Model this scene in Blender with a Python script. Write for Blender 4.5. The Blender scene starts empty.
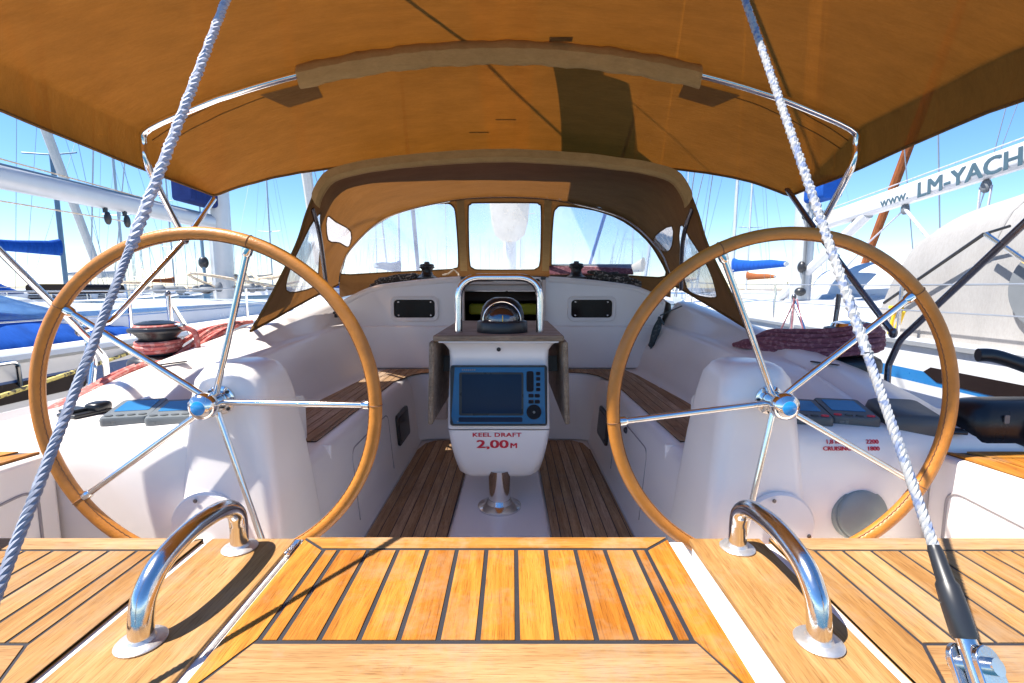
import bpy, bmesh, math, random
from mathutils import Vector, Matrix, geometry
random.seed(7)
R = math.radians
scene = bpy.context.scene
COL = scene.collection
V = Vector

# ------------------------------------------------------------------ camera numbers (boat axes: x right, y forward, z up, eye at z = 0)
F = 1024 * 17 / 36
PITCH = math.atan(53.5 / F)
cp_, sp_ = math.cos(PITCH), math.sin(PITCH)
CX = .05
WATER = -1.95

def ray(px, py):
    a = (px - 512) / F; b = (341.5 - py) / F
    return a, cp_ + b * sp_, -sp_ + b * cp_
def UY(px, py, Y):
    a, y, z = ray(px, py); s = Y / y
    return V((CX + a * s, Y, z * s))
def UZ(px, py, Z):
    a, y, z = ray(px, py); s = Z / z
    return V((CX + a * s, y * s, Z))
def UX(px, py, X):
    a, y, z = ray(px, py); s = (X - CX) / a
    return V((X, y * s, z * s))
def PR(p):
    x = p[0] - CX; d = p[1] * cp_ - p[2] * sp_; u = p[1] * sp_ + p[2] * cp_
    return 512 + F * x / d, 341.5 - F * u / d

# ------------------------------------------------------------------ materials
def S(r, g, b):
    f = lambda c: (c / 255 / 12.92) if c / 255 <= .04045 else ((c / 255 + .055) / 1.055) ** 2.4
    return (f(r), f(g), f(b), 1)

class NT:
    def __init__(s, name):
        s.m = bpy.data.materials.new(name); s.m.use_nodes = True
        s.t = s.m.node_tree; s.b = s.t.nodes['Principled BSDF']; s.out = s.t.nodes['Material Output']
    def n(s, typ, **k):
        o = s.t.nodes.new(typ)
        for a, v in k.items():
            if a.startswith('i_'): o.inputs[a[2:].replace('_', ' ')].default_value = v
            else: setattr(o, a, v)
        return o
    def l(s, a, b): s.t.links.new(a, b)
    def coord(s, scale=(1, 1, 1)):
        tc = s.n('ShaderNodeTexCoord'); mp = s.n('ShaderNodeMapping'); mp.inputs['Scale'].default_value = scale
        s.l(tc.outputs['Object'], mp.inputs['Vector']); return mp.outputs['Vector']
    def noise(s, vec, scale, detail=4, rough=.55, dist=0):
        n = s.n('ShaderNodeTexNoise'); n.inputs['Scale'].default_value = scale; n.inputs['Detail'].default_value = detail
        n.inputs['Roughness'].default_value = rough; n.inputs['Distortion'].default_value = dist
        s.l(vec, n.inputs['Vector']); return n.outputs['Fac']
    def ramp(s, fac, stops):
        r = s.n('ShaderNodeValToRGB'); e = r.color_ramp.elements
        while len(e) < len(stops): e.new(.5)
        for el, (p, c) in zip(e, stops): el.position = p; el.color = c
        s.l(fac, r.inputs['Fac']); return r.outputs['Color']
    def mix(s, fac, a, b, mode='MIX'):
        m = s.n('ShaderNodeMix', data_type='RGBA', blend_type=mode)
        for sock, v in ((m.inputs[0], fac), (m.inputs[6], a), (m.inputs[7], b)):
            if hasattr(v, 'links') or hasattr(v, 'is_linked'): s.l(v, sock)
            else: sock.default_value = v
        return m.outputs[2]
    def bump(s, h, strength, dist=.01):
        b = s.n('ShaderNodeBump'); b.inputs['Strength'].default_value = strength; b.inputs['Distance'].default_value = dist
        s.l(h, b.inputs['Height']); s.l(b.outputs['Normal'], s.b.inputs['Normal']); return b.outputs['Normal']

def dim(c, f): return (c[0] * f, c[1] * f, c[2] * f, 1)

def plain(name, col, rough=.5, metal=0, var=.12, vs=6, bump=0, bs=60, coat=0, rvar=.1, spec=.5):
    t = NT(name); v = t.coord()
    f = t.noise(v, vs, 5)
    c = t.ramp(f, [(.3, dim(col, 1 - var)), (.7, dim(col, 1 + var * .5))])
    t.l(c, t.b.inputs['Base Color'])
    t.b.inputs['Metallic'].default_value = metal; t.b.inputs['Coat Weight'].default_value = coat
    t.b.inputs['Coat Roughness'].default_value = .08; t.b.inputs['Specular IOR Level'].default_value = spec
    rf = t.n('ShaderNodeMapRange'); rf.inputs[3].default_value = max(.02, rough - rvar); rf.inputs[4].default_value = rough + rvar
    t.l(t.noise(v, vs * 2.3, 3), rf.inputs[0]); t.l(rf.outputs[0], t.b.inputs['Roughness'])
    if bump: t.bump(t.noise(v, bs, 3), bump, .004)
    return t.m

def wood(name, c0, c1, c2, along='Y', rough=.5, grime=(.25, .2, .15, 1), gr=.3):
    t = NT(name)
    sc = {'Y': (38, 3.4, 38), 'X': (3.4, 38, 38)}[along]
    sc2 = {'Y': (220, 5, 220), 'X': (5, 220, 220)}[along]
    geo = t.n('ShaderNodeNewGeometry')
    tc = t.n('ShaderNodeTexCoord')
    add = t.n('ShaderNodeVectorMath', operation='ADD')
    sc3 = t.n('ShaderNodeVectorMath', operation='SCALE'); sc3.inputs['Scale'].default_value = 13.7
    cmb = t.n('ShaderNodeCombineXYZ')
    for k in range(3): t.l(geo.outputs['Random Per Island'], cmb.inputs[k])
    t.l(cmb.outputs[0], sc3.inputs[0]); t.l(sc3.outputs[0], add.inputs[1]); t.l(tc.outputs['Object'], add.inputs[0])
    def mp(s):
        m = t.n('ShaderNodeMapping'); m.inputs['Scale'].default_value = s; t.l(add.outputs[0], m.inputs['Vector']); return m.outputs['Vector']
    g1 = t.noise(mp(sc), 1.0, 6, .6, .6); g2 = t.noise(mp(sc2), 1.0, 3, .6)
    base = t.ramp(g1, [(.32, c0), (.5, c1), (.68, c2)])
    fine = t.ramp(g2, [(.35, (.72, .66, .6, 1)), (.6, (1.04, 1.04, 1.04, 1))])
    c = t.mix(.5, base, fine, 'MULTIPLY')
    isl = t.ramp(geo.outputs['Random Per Island'], [(0, (.82, .74, .66, 1)), (.5, (1, 1, 1, 1)), (1, (1.12, 1.2, 1.45, 1))])
    c = t.mix(.9, c, isl, 'MULTIPLY')
    blot = t.ramp(t.noise(t.coord((1, 1, 1)), 7, 6, .7), [(.5, (0, 0, 0, 1)), (.72, (gr, gr, gr, 1))])
    pore = t.ramp(t.noise(mp((700, 26, 700) if along == 'Y' else (26, 700, 700)), 1.0, 2, .5), [(.34, (.55, .48, .42, 1)), (.46, (1, 1, 1, 1))])
    c = t.mix(.8, c, pore, 'MULTIPLY')
    spot = t.ramp(t.noise(t.coord((1, 1, 1)), 26, 4, .7), [(.66, (1, 1, 1, 1)), (.76, (.6, .52, .45, 1))])
    c = t.mix(.7, c, spot, 'MULTIPLY')
    c = t.mix(blot, c, grime)
    t.l(c, t.b.inputs['Base Color']); t.b.inputs['Roughness'].default_value = rough
    t.b.inputs['Specular IOR Level'].default_value = .3
    t.bump(g2, .25, .002)
    return t.m

def cloth(name, col, trans, tcol, weave=900, rough=.85, blotch=.2, bscale=5, fwd=0):
    t = NT(name); v = t.coord()
    n1 = t.noise(t.coord((1, 3, 1)), bscale, 6, .65)
    n2 = t.noise(t.coord((3, 30, 8)), 4, 4, .6)
    c = t.ramp(n1, [(.3, dim(col, 1 - blotch)), (.7, dim(col, 1 + blotch * .5))])
    tc = t.ramp(n1, [(.3, dim(tcol, 1 - blotch)), (.7, dim(tcol, 1 + blotch * .4))])
    st = t.ramp(n2, [(.3, (.9, .885, .87, 1)), (.65, (1.02, 1.02, 1.02, 1))])
    wv = t.noise(t.coord((60, 420, 200)), 1.0, 2, .5)
    st = t.mix(.7, st, t.ramp(wv, [(.3, (.86, .85, .84, 1)), (.7, (1.05, 1.05, 1.05, 1))]), 'MULTIPLY')
    c = t.mix(.8, c, st, 'MULTIPLY'); tc = t.mix(.8, tc, st, 'MULTIPLY')
    t.l(c, t.b.inputs['Base Color']); t.b.inputs['Roughness'].default_value = rough; t.b.inputs['Specular IOR Level'].default_value = .15
    nb = t.bump(t.noise(t.coord((6, 40, 10)), 3, 4, .6), .35, .006)
    if trans > 0:
        tr = t.n('ShaderNodeBsdfTranslucent'); t.l(tc, tr.inputs['Color']); t.l(nb, tr.inputs['Normal'])
        rf = t.n('ShaderNodeBsdfRefraction'); rf.inputs['IOR'].default_value = 1.0; rf.inputs['Roughness'].default_value = .85
        t.l(tc, rf.inputs['Color'])
        m0 = t.n('ShaderNodeMixShader'); m0.inputs[0].default_value = fwd; t.l(tr.outputs[0], m0.inputs[1]); t.l(rf.outputs[0], m0.inputs[2])
        mx = t.n('ShaderNodeMixShader'); mx.inputs[0].default_value = trans
        t.l(t.b.outputs[0], mx.inputs[1]); t.l((m0 if fwd else tr).outputs[0], mx.inputs[2]); t.l(mx.outputs[0], t.out.inputs['Surface'])
    return t.m

def clear(name, tint=(.96, .97, .98, 1), haze=.1, gloss=.06, hcol=(.8, .85, .9, 1)):
    t = NT(name)
    tr = t.n('ShaderNodeBsdfTransparent'); tr.inputs[0].default_value = tint
    df = t.n('ShaderNodeBsdfTranslucent'); df.inputs[0].default_value = hcol
    gl = t.n('ShaderNodeBsdfGlossy'); gl.inputs[1].default_value = .06
    n = t.noise(t.coord((1, 1, .6)), 7, 4, .6)
    bp = t.n('ShaderNodeBump'); bp.inputs['Strength'].default_value = .3; bp.inputs['Distance'].default_value = .02
    t.l(n, bp.inputs['Height']); t.l(bp.outputs[0], gl.inputs['Normal'])
    hz = t.n('ShaderNodeMapRange'); hz.inputs[1].default_value = .35; hz.inputs[2].default_value = .75
    hz.inputs[3].default_value = haze * .8; hz.inputs[4].default_value = haze * 1.25
    t.l(n, hz.inputs[0])
    m1 = t.n('ShaderNodeMixShader'); t.l(hz.outputs[0], m1.inputs[0]); t.l(tr.outputs[0], m1.inputs[1]); t.l(df.outputs[0], m1.inputs[2])
    fr = t.n('ShaderNodeLayerWeight'); fr.inputs[0].default_value = .25
    ad = t.n('ShaderNodeMath', operation='MULTIPLY_ADD'); ad.inputs[1].default_value = .5; ad.inputs[2].default_value = gloss * .3
    t.l(fr.outputs['Fresnel'], ad.inputs[0])
    m2 = t.n('ShaderNodeMixShader'); t.l(ad.outputs[0], m2.inputs[0]); t.l(m1.outputs[0], m2.inputs[1]); t.l(gl.outputs[0], m2.inputs[2])
    t.l(m2.outputs[0], t.out.inputs['Surface'])
    return t.m

def ropemat(name, a, b, scale, thr=.6, rough=.8):
    t = NT(name)
    n = t.noise(t.coord(), scale, 2, .5)
    c = t.ramp(n, [(thr - .04, a), (thr + .04, b)])
    n2 = t.noise(t.coord(), scale * 6, 3)
    c = t.mix(.5, c, t.ramp(n2, [(.3, (.7, .7, .72, 1)), (.7, (1.05, 1.05, 1.05, 1))]), 'MULTIPLY')
    t.l(c, t.b.inputs['Base Color']); t.b.inputs['Roughness'].default_value = rough
    t.bump(n2, .5, .001)
    return t.m

M = {}
M['gelcoat'] = plain('white_gelcoat', (.85, .80, .755, 1), .3, var=.03, vs=3, coat=.15, rvar=.02)
M['nonskid'] = plain('white_nonskid', (.82, .78, .74, 1), .5, var=.05, vs=4, bump=.25, bs=260)
M['teak_y'] = wood('oiled_teak_lengthwise', (.29, .098, .008, 1), (.39, .15, .014, 1), (.47, .205, .028, 1), 'Y', .6, (.30, .20, .11, 1), .7)
M['teak_x'] = wood('oiled_teak_crosswise', (.31, .13, .020, 1), (.41, .19, .034, 1), (.50, .26, .07, 1), 'X', .6, (.40, .29, .18, 1), .75)
M['pale_teak_y'] = wood('sunbleached_teak_lengthwise', (.27, .13, .034, 1), (.35, .19, .062, 1), (.42, .25, .10, 1), 'Y', .65, (.27, .2, .13, 1), .6)
M['pale_teak_x'] = wood('sunbleached_teak_crosswise', (.28, .145, .05, 1), (.36, .205, .08, 1), (.42, .265, .12, 1), 'X', .65, (.28, .22, .16, 1), .7)
M['grey_teak'] = wood('weathered_teak', (.31, .19, .095, 1), (.44, .28, .15, 1), (.54, .37, .21, 1), 'Y', .7, (.3, .23, .17, 1), .5)
M['table_teak'] = wood('worn_grey_teak', (.20, .15, .10, 1), (.31, .235, .165, 1), (.43, .34, .25, 1), 'X', .65, (.12, .09, .07, 1), .6)
M['gap'] = plain('shadow_gap_sealant', (.34, .31, .31, 1), .7)
M['key'] = plain('rubber_key', (.012, .014, .018, 1), .7, spec=.15)
M['caulk'] = plain('black_caulking', (.022, .022, .028, 1), .6)
M['steel'] = plain('polished_stainless', (.78, .77, .75, 1), .11, 1, .06, 20, rvar=.06)
M['steel_worn'] = plain('scratched_stainless', (.72, .71, .70, 1), .15, 1, .08, 30, .03, 300, rvar=.06)
M['steel_matt'] = plain('brushed_stainless', (.66, .64, .62, 1), .42, .85, .15, 40, .1, 200)
M['steel_dark'] = plain('dark_steel_tube', (.16, .155, .17, 1), .25, .8, .1)
M['alu'] = plain('pale_aluminium', (.50, .52, .54, 1), .35, .35, .06)
M['black'] = plain('black_plastic', (.018, .019, .022, 1), .35, var=.2)
M['black_gloss'] = plain('glossy_black', (.012, .014, .018, 1), .3, var=.2, spec=.35)
M['grey_plastic'] = plain('dark_grey_plastic', (.075, .085, .09, 1), .45)
M['silver_plastic'] = plain('silver_plastic', (.13, .145, .15, 1), .4)
M['lid_grey'] = plain('grey_green_lid', (.26, .30, .29, 1), .5, var=.08, vs=20)
M['leather'] = plain('tan_leather', (.47, .175, .023, 1), .4, var=.18, vs=25, bump=.25, bs=220, rvar=.08)
M['seam'] = plain('dark_leather_seam', (.20, .085, .03, 1), .7)
M['bimini'] = cloth('tan_bimini_canvas', (.19, .09, .03, 1), .5, (.265, .087, .009, 1), blotch=.16, fwd=.5)
M['bimini_edge'] = cloth('brown_canvas_binding', (.20, .11, .038, 1), .3, (.19, .08, .014, 1))
M['sleeve'] = cloth('beige_canvas_sleeve', (.42, .27, .11, 1), .12, (.4, .24, .08, 1), blotch=.12, bscale=14)
M['dodger'] = cloth('brown_sprayhood_canvas', (.17, .10, .055, 1), .4, (.19, .078, .018, 1), blotch=.15)
M['vinyl'] = clear('clear_window_vinyl', (.95, .96, .97, 1), .34, .06, (.70, .76, .82, 1))
M['vinyl_side'] = clear('milky_window_vinyl', (.9, .91, .93, 1), .34, .1)
M['vinyl_brown'] = clear('brown_reflecting_vinyl', (.10, .065, .045, 1), .5, .25, (.32, .2, .15, 1))
M['dark_glass'] = plain('smoked_acrylic', (.014, .009, .009, 1), .12, var=.2, spec=.12)
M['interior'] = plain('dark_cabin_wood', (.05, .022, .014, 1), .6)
M['yellow_cloth'] = plain('yellow_upholstery', (.75, .55, .04, 1), .8)
M['screen'] = plain('dark_blue_display', (.002, .017, .05, 1), .15, var=.15, vs=3, spec=.12)
M['bezel'] = plain('sky_tinted_bezel', (.008, .11, .25, 1), .2, var=.1, spec=.3)  # blue of the reflected sky put into the bezel's base colour
M['lcd'] = plain('pale_blue_lcd', (.03, .16, .36, 1), .15, var=.2, spec=.3)
M['emblem'] = plain('blue_emblem', (.01, .23, .55, 1), .15, coat=.5, var=.1)
M['red'] = plain('red_lettering', (.62, .01, .035, 1), .45)
M['slate'] = plain('slate_lettering', (.055, .10, .13, 1), .45)
M['white'] = plain('white_paint', (.8, .8, .8, 1), .35, var=.04)
M['cream'] = plain('cream_liner', (.62, .52, .46, 1), .5)
M['rope_white'] = ropemat('white_rope', (.46, .47, .53, 1), (.32, .34, .44, 1), 45)
M['rope_grey'] = ropemat('grey_wire_rope', (.26, .28, .34, 1), (.40, .42, .5, 1), 45)
M['rope_fleck'] = ropemat('white_rope_blue_fleck', (.33, .335, .34, 1), (.15, .19, .30, 1), 75, .56)
M['rope_red'] = ropemat('faded_red_rope', (.52, .14, .12, 1), (.62, .3, .26, 1), 60, .55)
M['rope_maroon'] = ropemat('maroon_rope', (.19, .06, .085, 1), (.31, .14, .165, 1), 60, .55)
M['rope_dark'] = ropemat('dark_flecked_rope', (.05, .045, .04, 1), (.3, .28, .25, 1), 60, .58)
M['rope_green'] = ropemat('green_grey_rope', (.05, .075, .08, 1), (.12, .16, .17, 1), 60, .58)
M['rope_tan'] = ropemat('tan_rope', (.55, .44, .3, 1), (.7, .6, .48, 1), 30, .55)
M['yellow'] = plain('yellow_webbing', (.72, .47, .02, 1), .7)
M['blue_cover'] = cloth('blue_canvas_cover', (.012, .09, .42, 1), .12, (.02, .15, .6, 1), blotch=.3, bscale=3)
M['navy_cover'] = cloth('navy_canvas_cover', (.012, .03, .14, 1), .05, (.02, .05, .2, 1), blotch=.25)
M['grey_tarp'] = cloth('pale_grey_tarpaulin', (.35, .345, .34, 1), .1, (.36, .35, .33, 1), blotch=.1, bscale=2)
M['rust_sail'] = cloth('rust_sailcloth', (.36, .12, .045, 1), .2, (.5, .18, .05, 1), blotch=.3)
M['white_sail'] = cloth('white_sailcloth', (.74, .73, .71, 1), .25, (.7, .68, .65, 1), blotch=.08)
M['cream_sail'] = cloth('cream_sailcloth', (.6, .55, .45, 1), .15, (.6, .52, .4, 1), blotch=.12)
M['hull_white'] = plain('white_hull_paint', (.56, .575, .60, 1), .25, var=.08, vs=1.5)
M['hull_navy'] = plain('navy_hull_paint', (.015, .035, .12, 1), .2, var=.1)
M['hull_grey'] = plain('grey_hull_paint', (.35, .37, .4, 1), .3)
M['stripe_blue'] = plain('blue_hull_stripe', (.015, .16, .42, 1), .3, var=.08)
M['stripe_navy'] = plain('navy_hull_stripe', (.012, .06, .2, 1), .3, var=.08)
M['strake'] = plain('brown_rubbing_strake', (.16, .09, .05, 1), .6)
M['antifoul'] = plain('dark_antifouling', (.03, .03, .06, 1), .8)
M['spar_dark'] = plain('blue_grey_spar', (.12, .2, .28, 1), .4, .2)
M['wire'] = plain('grey_wire', (.30, .33, .37, 1), .4, .5)
M['stone'] = plain('breakwater_stone', (.34, .28, .21, 1), .9, var=.4, vs=.6, bump=.8, bs=2)
M['rusty'] = plain('red_brown_paint', (.3, .09, .04, 1), .7, var=.3)
M_DOME = clear('smoky_compass_dome', (.35, .42, .5, 1), .02, .5, (.1, .15, .2, 1))
M['dome'] = M_DOME; M_DOME = 'dome'
M['dinghy'] = plain('pale_grey_rubber', (.55, .56, .57, 1), .5, var=.06)
M['mid_grey'] = plain('mid_grey_cloth', (.15, .165, .18, 1), .7)

# ------------------------------------------------------------------ mesh helper
def spline(pts, n=8, closed=False):
    P = [V(p) for p in pts]; out = []; L = len(P)
    for i in range(L if closed else L - 1):
        if closed: a, b, c, d = P[(i - 1) % L], P[i], P[(i + 1) % L], P[(i + 2) % L]
        else: a, b, c, d = P[max(i - 1, 0)], P[i], P[i + 1], P[min(i + 2, L - 1)]
        for k in range(n):
            t = k / n
            out.append(.5 * ((2 * b) + (c - a) * t + (2 * a - 5 * b + 4 * c - d) * t * t + (3 * b - a - 3 * c + d) * t ** 3))
    if not closed: out.append(P[-1])
    return out

def fillet(pts, r, n=8):
    P = [V(p) for p in pts]; out = [P[0]]
    for i in range(1, len(P) - 1):
        a, b, c = P[i - 1], P[i], P[i + 1]
        d1, d2 = (a - b), (c - b); l1, l2 = d1.length, d2.length; d1.normalize(); d2.normalize()
        ang = d1.angle(d2)
        if ang > 3.1: out.append(b); continue
        t = min(r / math.tan(ang / 2), l1 * .49, l2 * .49)
        p0, p1 = b + d1 * t, b + d2 * t
        for k in range(n + 1):
            s = k / n; out.append((1 - s) ** 2 * p0 + 2 * s * (1 - s) * b + s * s * p1)
    out.append(P[-1]); return out

class MB:
    def __init__(s): s.bm = bmesh.new()
    def face(s, pts, mat=0):
        f = s.bm.faces.new([s.bm.verts.new(p) for p in pts]); f.material_index = mat; return f
    def box(s, c, d, rot=None, mat=0):
        m = Matrix.Translation(c) @ (rot.to_4x4() if rot else Matrix())
        vs = [s.bm.verts.new(m @ V((x * d[0] / 2, y * d[1] / 2, z * d[2] / 2))) for x in (-1, 1) for y in (-1, 1) for z in (-1, 1)]
        for q in ((0, 1, 3, 2), (4, 6, 7, 5), (0, 4, 5, 1), (2, 3, 7, 6), (0, 2, 6, 4), (1, 5, 7, 3)):
            f = s.bm.faces.new([vs[i] for i in q]); f.material_index = mat
        return s
    def prism(s, poly, z0, z1, fn=None, mat=0):
        fn = fn or (lambda x, y, z: V((x, y, z)))
        a = sum(poly[i][0] * poly[(i + 1) % len(poly)][1] - poly[(i + 1) % len(poly)][0] * poly[i][1] for i in range(len(poly)))
        if a < 0: poly = poly[::-1]
        lo = [s.bm.verts.new(fn(p[0], p[1], z0)) for p in poly]; hi = [s.bm.verts.new(fn(p[0], p[1], z1)) for p in poly]
        n = len(poly)
        fs = [s.bm.faces.new(lo[::-1]), s.bm.faces.new(hi)] + [s.bm.faces.new((lo[i], lo[(i + 1) % n], hi[(i + 1) % n], hi[i])) for i in range(n)]
        for f in fs: f.material_index = mat
        return s
    def loft(s, rings, closed=True, cap=True, mat=0, loop=False):
        rs = [[s.bm.verts.new(p) for p in r] for r in rings]; n = len(rs[0])
        pairs = list(zip(rs, rs[1:])) + ([(rs[-1], rs[0])] if loop else [])
        for a, b in pairs:
            for i in range(n if closed else n - 1):
                f = s.bm.faces.new((a[i], a[(i + 1) % n], b[(i + 1) % n], b[i])); f.material_index = mat
        if cap and closed and not loop:
            for r, rev in ((rs[0], True), (rs[-1], False)):
                f = s.bm.faces.new(r[::-1] if rev else r); f.material_index = mat
        return s
    def tube(s, pts, r, n=10, closed=False, mat=0, cap=True, flat=None):
        P = [V(p) for p in pts]; L = len(P)
        rr = r if isinstance(r, (list, tuple)) else [r] * L
        T = []
        for i in range(L):
            a = P[i - 1] if (i or closed) else P[0]; b = P[(i + 1) % L] if (i < L - 1 or closed) else P[-1]
            t = b - a
            T.append(t.normalized() if t.length > 1e-9 else V((0, 0, 1)))
        u = T[0].orthogonal().normalized(); rings = []
        for i in range(L):
            u = u - T[i] * u.dot(T[i])
            u = u.normalized() if u.length > 1e-6 else T[i].orthogonal().normalized()
            w = T[i].cross(u)
            rings.append([P[i] + (u * math.cos(2 * math.pi * k / n) + w * math.sin(2 * math.pi * k / n)) * rr[i] for k in range(n)])
        return s.loft(rings, True, cap, mat, closed)
    def lathe(s, prof, at=(0, 0, 0), rot=None, n=28, mat=0):
        m = Matrix.Translation(at) @ (rot.to_4x4() if rot else Matrix())
        rings = [[m @ V((r * math.cos(2 * math.pi * k / n), r * math.sin(2 * math.pi * k / n), z)) for k in range(n)] for r, z in prof]
        return s.loft(rings, True, True, mat)
    def grid(s, fn, nu, nv, mat=0):
        g = [[s.bm.verts.new(fn(i / nu, j / nv)) for j in range(nv + 1)] for i in range(nu + 1)]
        for i in range(nu):
            for j in range(nv):
                f = s.bm.faces.new((g[i][j], g[i + 1][j], g[i + 1][j + 1], g[i][j + 1])); f.material_index = mat
        return s
    def blob(s, c, d, n=16, p=2.0, mat=0, rot=None):
        rings = []; m = Matrix.Translation(c) @ (rot.to_4x4() if rot else Matrix())
        sg = lambda v, e: math.copysign(abs(v) ** e, v)
        e = 2 / p
        for i in range(1, n):
            ph = -math.pi / 2 + math.pi * i / n
            rings.append([m @ V((d[0] / 2 * sg(math.cos(ph), e) * sg(math.cos(2 * math.pi * k / (2 * n)), e), d[1] / 2 * sg(math.cos(ph), e) * sg(math.sin(2 * math.pi * k / (2 * n)), e), d[2] / 2 * sg(math.sin(ph), e))) for k in range(2 * n)])
        return s.loft(rings, True, True, mat)
    def build(s, name, mats, parent=None, bevel=0, seg=2, sharp=38, clean=True):
        if clean: bmesh.ops.recalc_face_normals(s.bm, faces=s.bm.faces)
        me = bpy.data.meshes.new(name); s.bm.to_mesh(me); s.bm.free()
        for m in (mats if isinstance(mats, (list, tuple)) else [mats]): me.materials.append(M[m] if isinstance(m, str) else m)
        for p in me.polygons: p.use_smooth = True
        me.set_sharp_from_angle(angle=R(sharp))
        o = bpy.data.objects.new(name, me); COL.objects.link(o)
        if parent is not None:
            o.parent = parent; w = parent.matrix_basis
            q = parent.parent
            if 'local' not in parent: o.matrix_parent_inverse = ROOTM.get(parent.name, Matrix()).inverted()
        if bevel:
            b = o.modifiers.new('bevel', 'BEVEL'); b.width = bevel; b.segments = seg; b.limit_method = 'ANGLE'; b.angle_limit = R(40)
        return o

ROOTM = {}
def tag(o, label, cat, group=None, kind=None):
    if label: o['label'] = label
    if cat: o['category'] = cat
    if group: o['group'] = group
    if kind: o['kind'] = kind
    return o
def thing(name, label, cat, loc=(0, 0, 0), group=None, local=False, rot=None):
    o = bpy.data.objects.new(name, None); COL.objects.link(o); o.location = loc; o.empty_display_size = .1
    if rot: o.rotation_euler = rot
    if local: o['local'] = 1
    ROOTM[o.name] = Matrix.Translation(loc)
    return tag(o, label, cat, group)
def dup(root, loc, label, rot=None):
    r = root.copy(); COL.objects.link(r); r.location = loc; r['label'] = label
    if rot: r.rotation_euler = rot
    for ch in list(root.children):
        c = ch.copy(); COL.objects.link(c); c.parent = r
        for g in list(ch.children):
            d = g.copy(); COL.objects.link(d); d.parent = c
    return r

def inside(p, poly):
    x, y = p; c = False; j = len(poly) - 1
    for i in range(len(poly)):
        xi, yi = poly[i]; xj, yj = poly[j]
        if (yi > y) != (yj > y) and x < (xj - xi) * (y - yi) / (yj - yi) + xi: c = not c
        j = i
    return c
def smooth2(poly, n=4):
    return [(p.x, p.y) for p in spline([(a, b, 0) for a, b in poly], n, True)]
def rrect(x0, x1, y0, y1, r, n=5):
    out = []
    for cx, cy, a in ((x1 - r, y1 - r, 0), (x0 + r, y1 - r, 90), (x0 + r, y0 + r, 180), (x1 - r, y0 + r, 270)):
        for k in range(n + 1): out.append((cx + r * math.cos(R(a + 90 * k / n)), cy + r * math.sin(R(a + 90 * k / n))))
    return out
def sheet(outline, holes, step):
    """triangles of a flat outline with holes; returns 2D points, triangles outside the holes and, per hole, those inside it"""
    pts = []; edges = []
    for loop in [outline] + holes:
        b = len(pts); pts += [V(p) for p in loop]
        edges += [(b + i, b + (i + 1) % len(loop)) for i in range(len(loop))]
    xs = [p[0] for p in outline]; ys = [p[1] for p in outline]
    x = min(xs) + step * .5
    while x < max(xs):
        y = min(ys) + step * .5
        while y < max(ys):
            if inside((x, y), outline): pts.append(V((x, y)))
            y += step
        x += step
    vs, _, fs, *_ = geometry.delaunay_2d_cdt(pts, edges, [], 0, 1e-5)
    main = []; hs = [[] for _ in holes]
    for f in fs:
        c = (sum(vs[i].x for i in f) / 3, sum(vs[i].y for i in f) / 3)
        for k, h in enumerate(holes):
            if inside(c, h): hs[k].append(f); break
        else:
            if inside(c, outline): main.append(f)
    return vs, main, hs
def tri_build(vs, tris, fn, name, mat, parent):
    mb = MB(); mp = {}
    for f in tris:
        for i in f:
            if i not in mp: mp[i] = mb.bm.verts.new(fn(vs[i].x, vs[i].y))
        mb.bm.faces.new([mp[i] for i in f])
    return mb.build(name, mat, parent, sharp=60)

def clip(poly, ax, lim, keep_less):
    out = []
    for i in range(len(poly)):
        a, b = poly[i], poly[(i + 1) % len(poly)]
        ia = (a[ax] <= lim) if keep_less else (a[ax] >= lim); ib = (b[ax] <= lim) if keep_less else (b[ax] >= lim)
        if ia: out.append(a)
        if ia != ib:
            t = (lim - a[ax]) / (b[ax] - a[ax]); out.append((a[0] + (b[0] - a[0]) * t, a[1] + (b[1] - a[1]) * t))
    return out
def planks(mb, poly, z, w, gap=.005, x0=None, th=.006, mat=0):
    """lengthwise planks filling an outline, cut at the seams"""
    xs = [p[0] for p in poly]; x = min(xs) if x0 is None else x0
    while x < max(xs) - 1e-4:
        q = clip(clip(poly, 0, x + gap / 2, False), 0, x + w - gap / 2, True)
        q = [p for i, p in enumerate(q) if (V(p) - V(q[i - 1])).length > 1e-5]
        if len(q) > 2: mb.prism(q, z - th, z, mat=mat)
        x += w

def text_mesh(body, size, fn, name, mat, parent, sx=1.0, bold=0, align='CENTER', ext=.0006, sp=1.0, heavy=0, out=None):
    cu = bpy.data.curves.new('lettering_source', 'FONT'); cu.body = body; cu.size = size; cu.align_x = align; cu.offset = bold; cu.space_character = sp
    cu.resolution_u = 3
    ob = bpy.data.objects.new('lettering_source', cu); COL.objects.link(ob)
    dg = bpy.context.evaluated_depsgraph_get(); me = bpy.data.meshes.new_from_object(ob.evaluated_get(dg))
    bpy.data.objects.remove(ob); bpy.data.curves.remove(cu)
    bm = bmesh.new()
    for k, (dx, dy) in enumerate(((0, 0), (1, 0), (0, 1), (1, 1)) if heavy else ((0, 0),)):
        n0 = len(bm.verts); bm.from_mesh(me); bm.verts.ensure_lookup_table()
        for v in bm.verts[n0:]: v.co = fn((v.co.x + dx * heavy) * sx, v.co.y + dy * heavy * .5) + (out or V((0, -.0003, 0))) * k
    bpy.data.meshes.remove(me)
    mb = MB(); mb.bm.free(); mb.bm = bm
    return mb.build(name, mat, parent, clean=False)

# ================================================================== OUR YACHT
yacht = thing('sailing_yacht', 'white sailing yacht with teak cockpit that the whole view looks along', 'sailing yacht', (0, 2, WATER))

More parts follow.
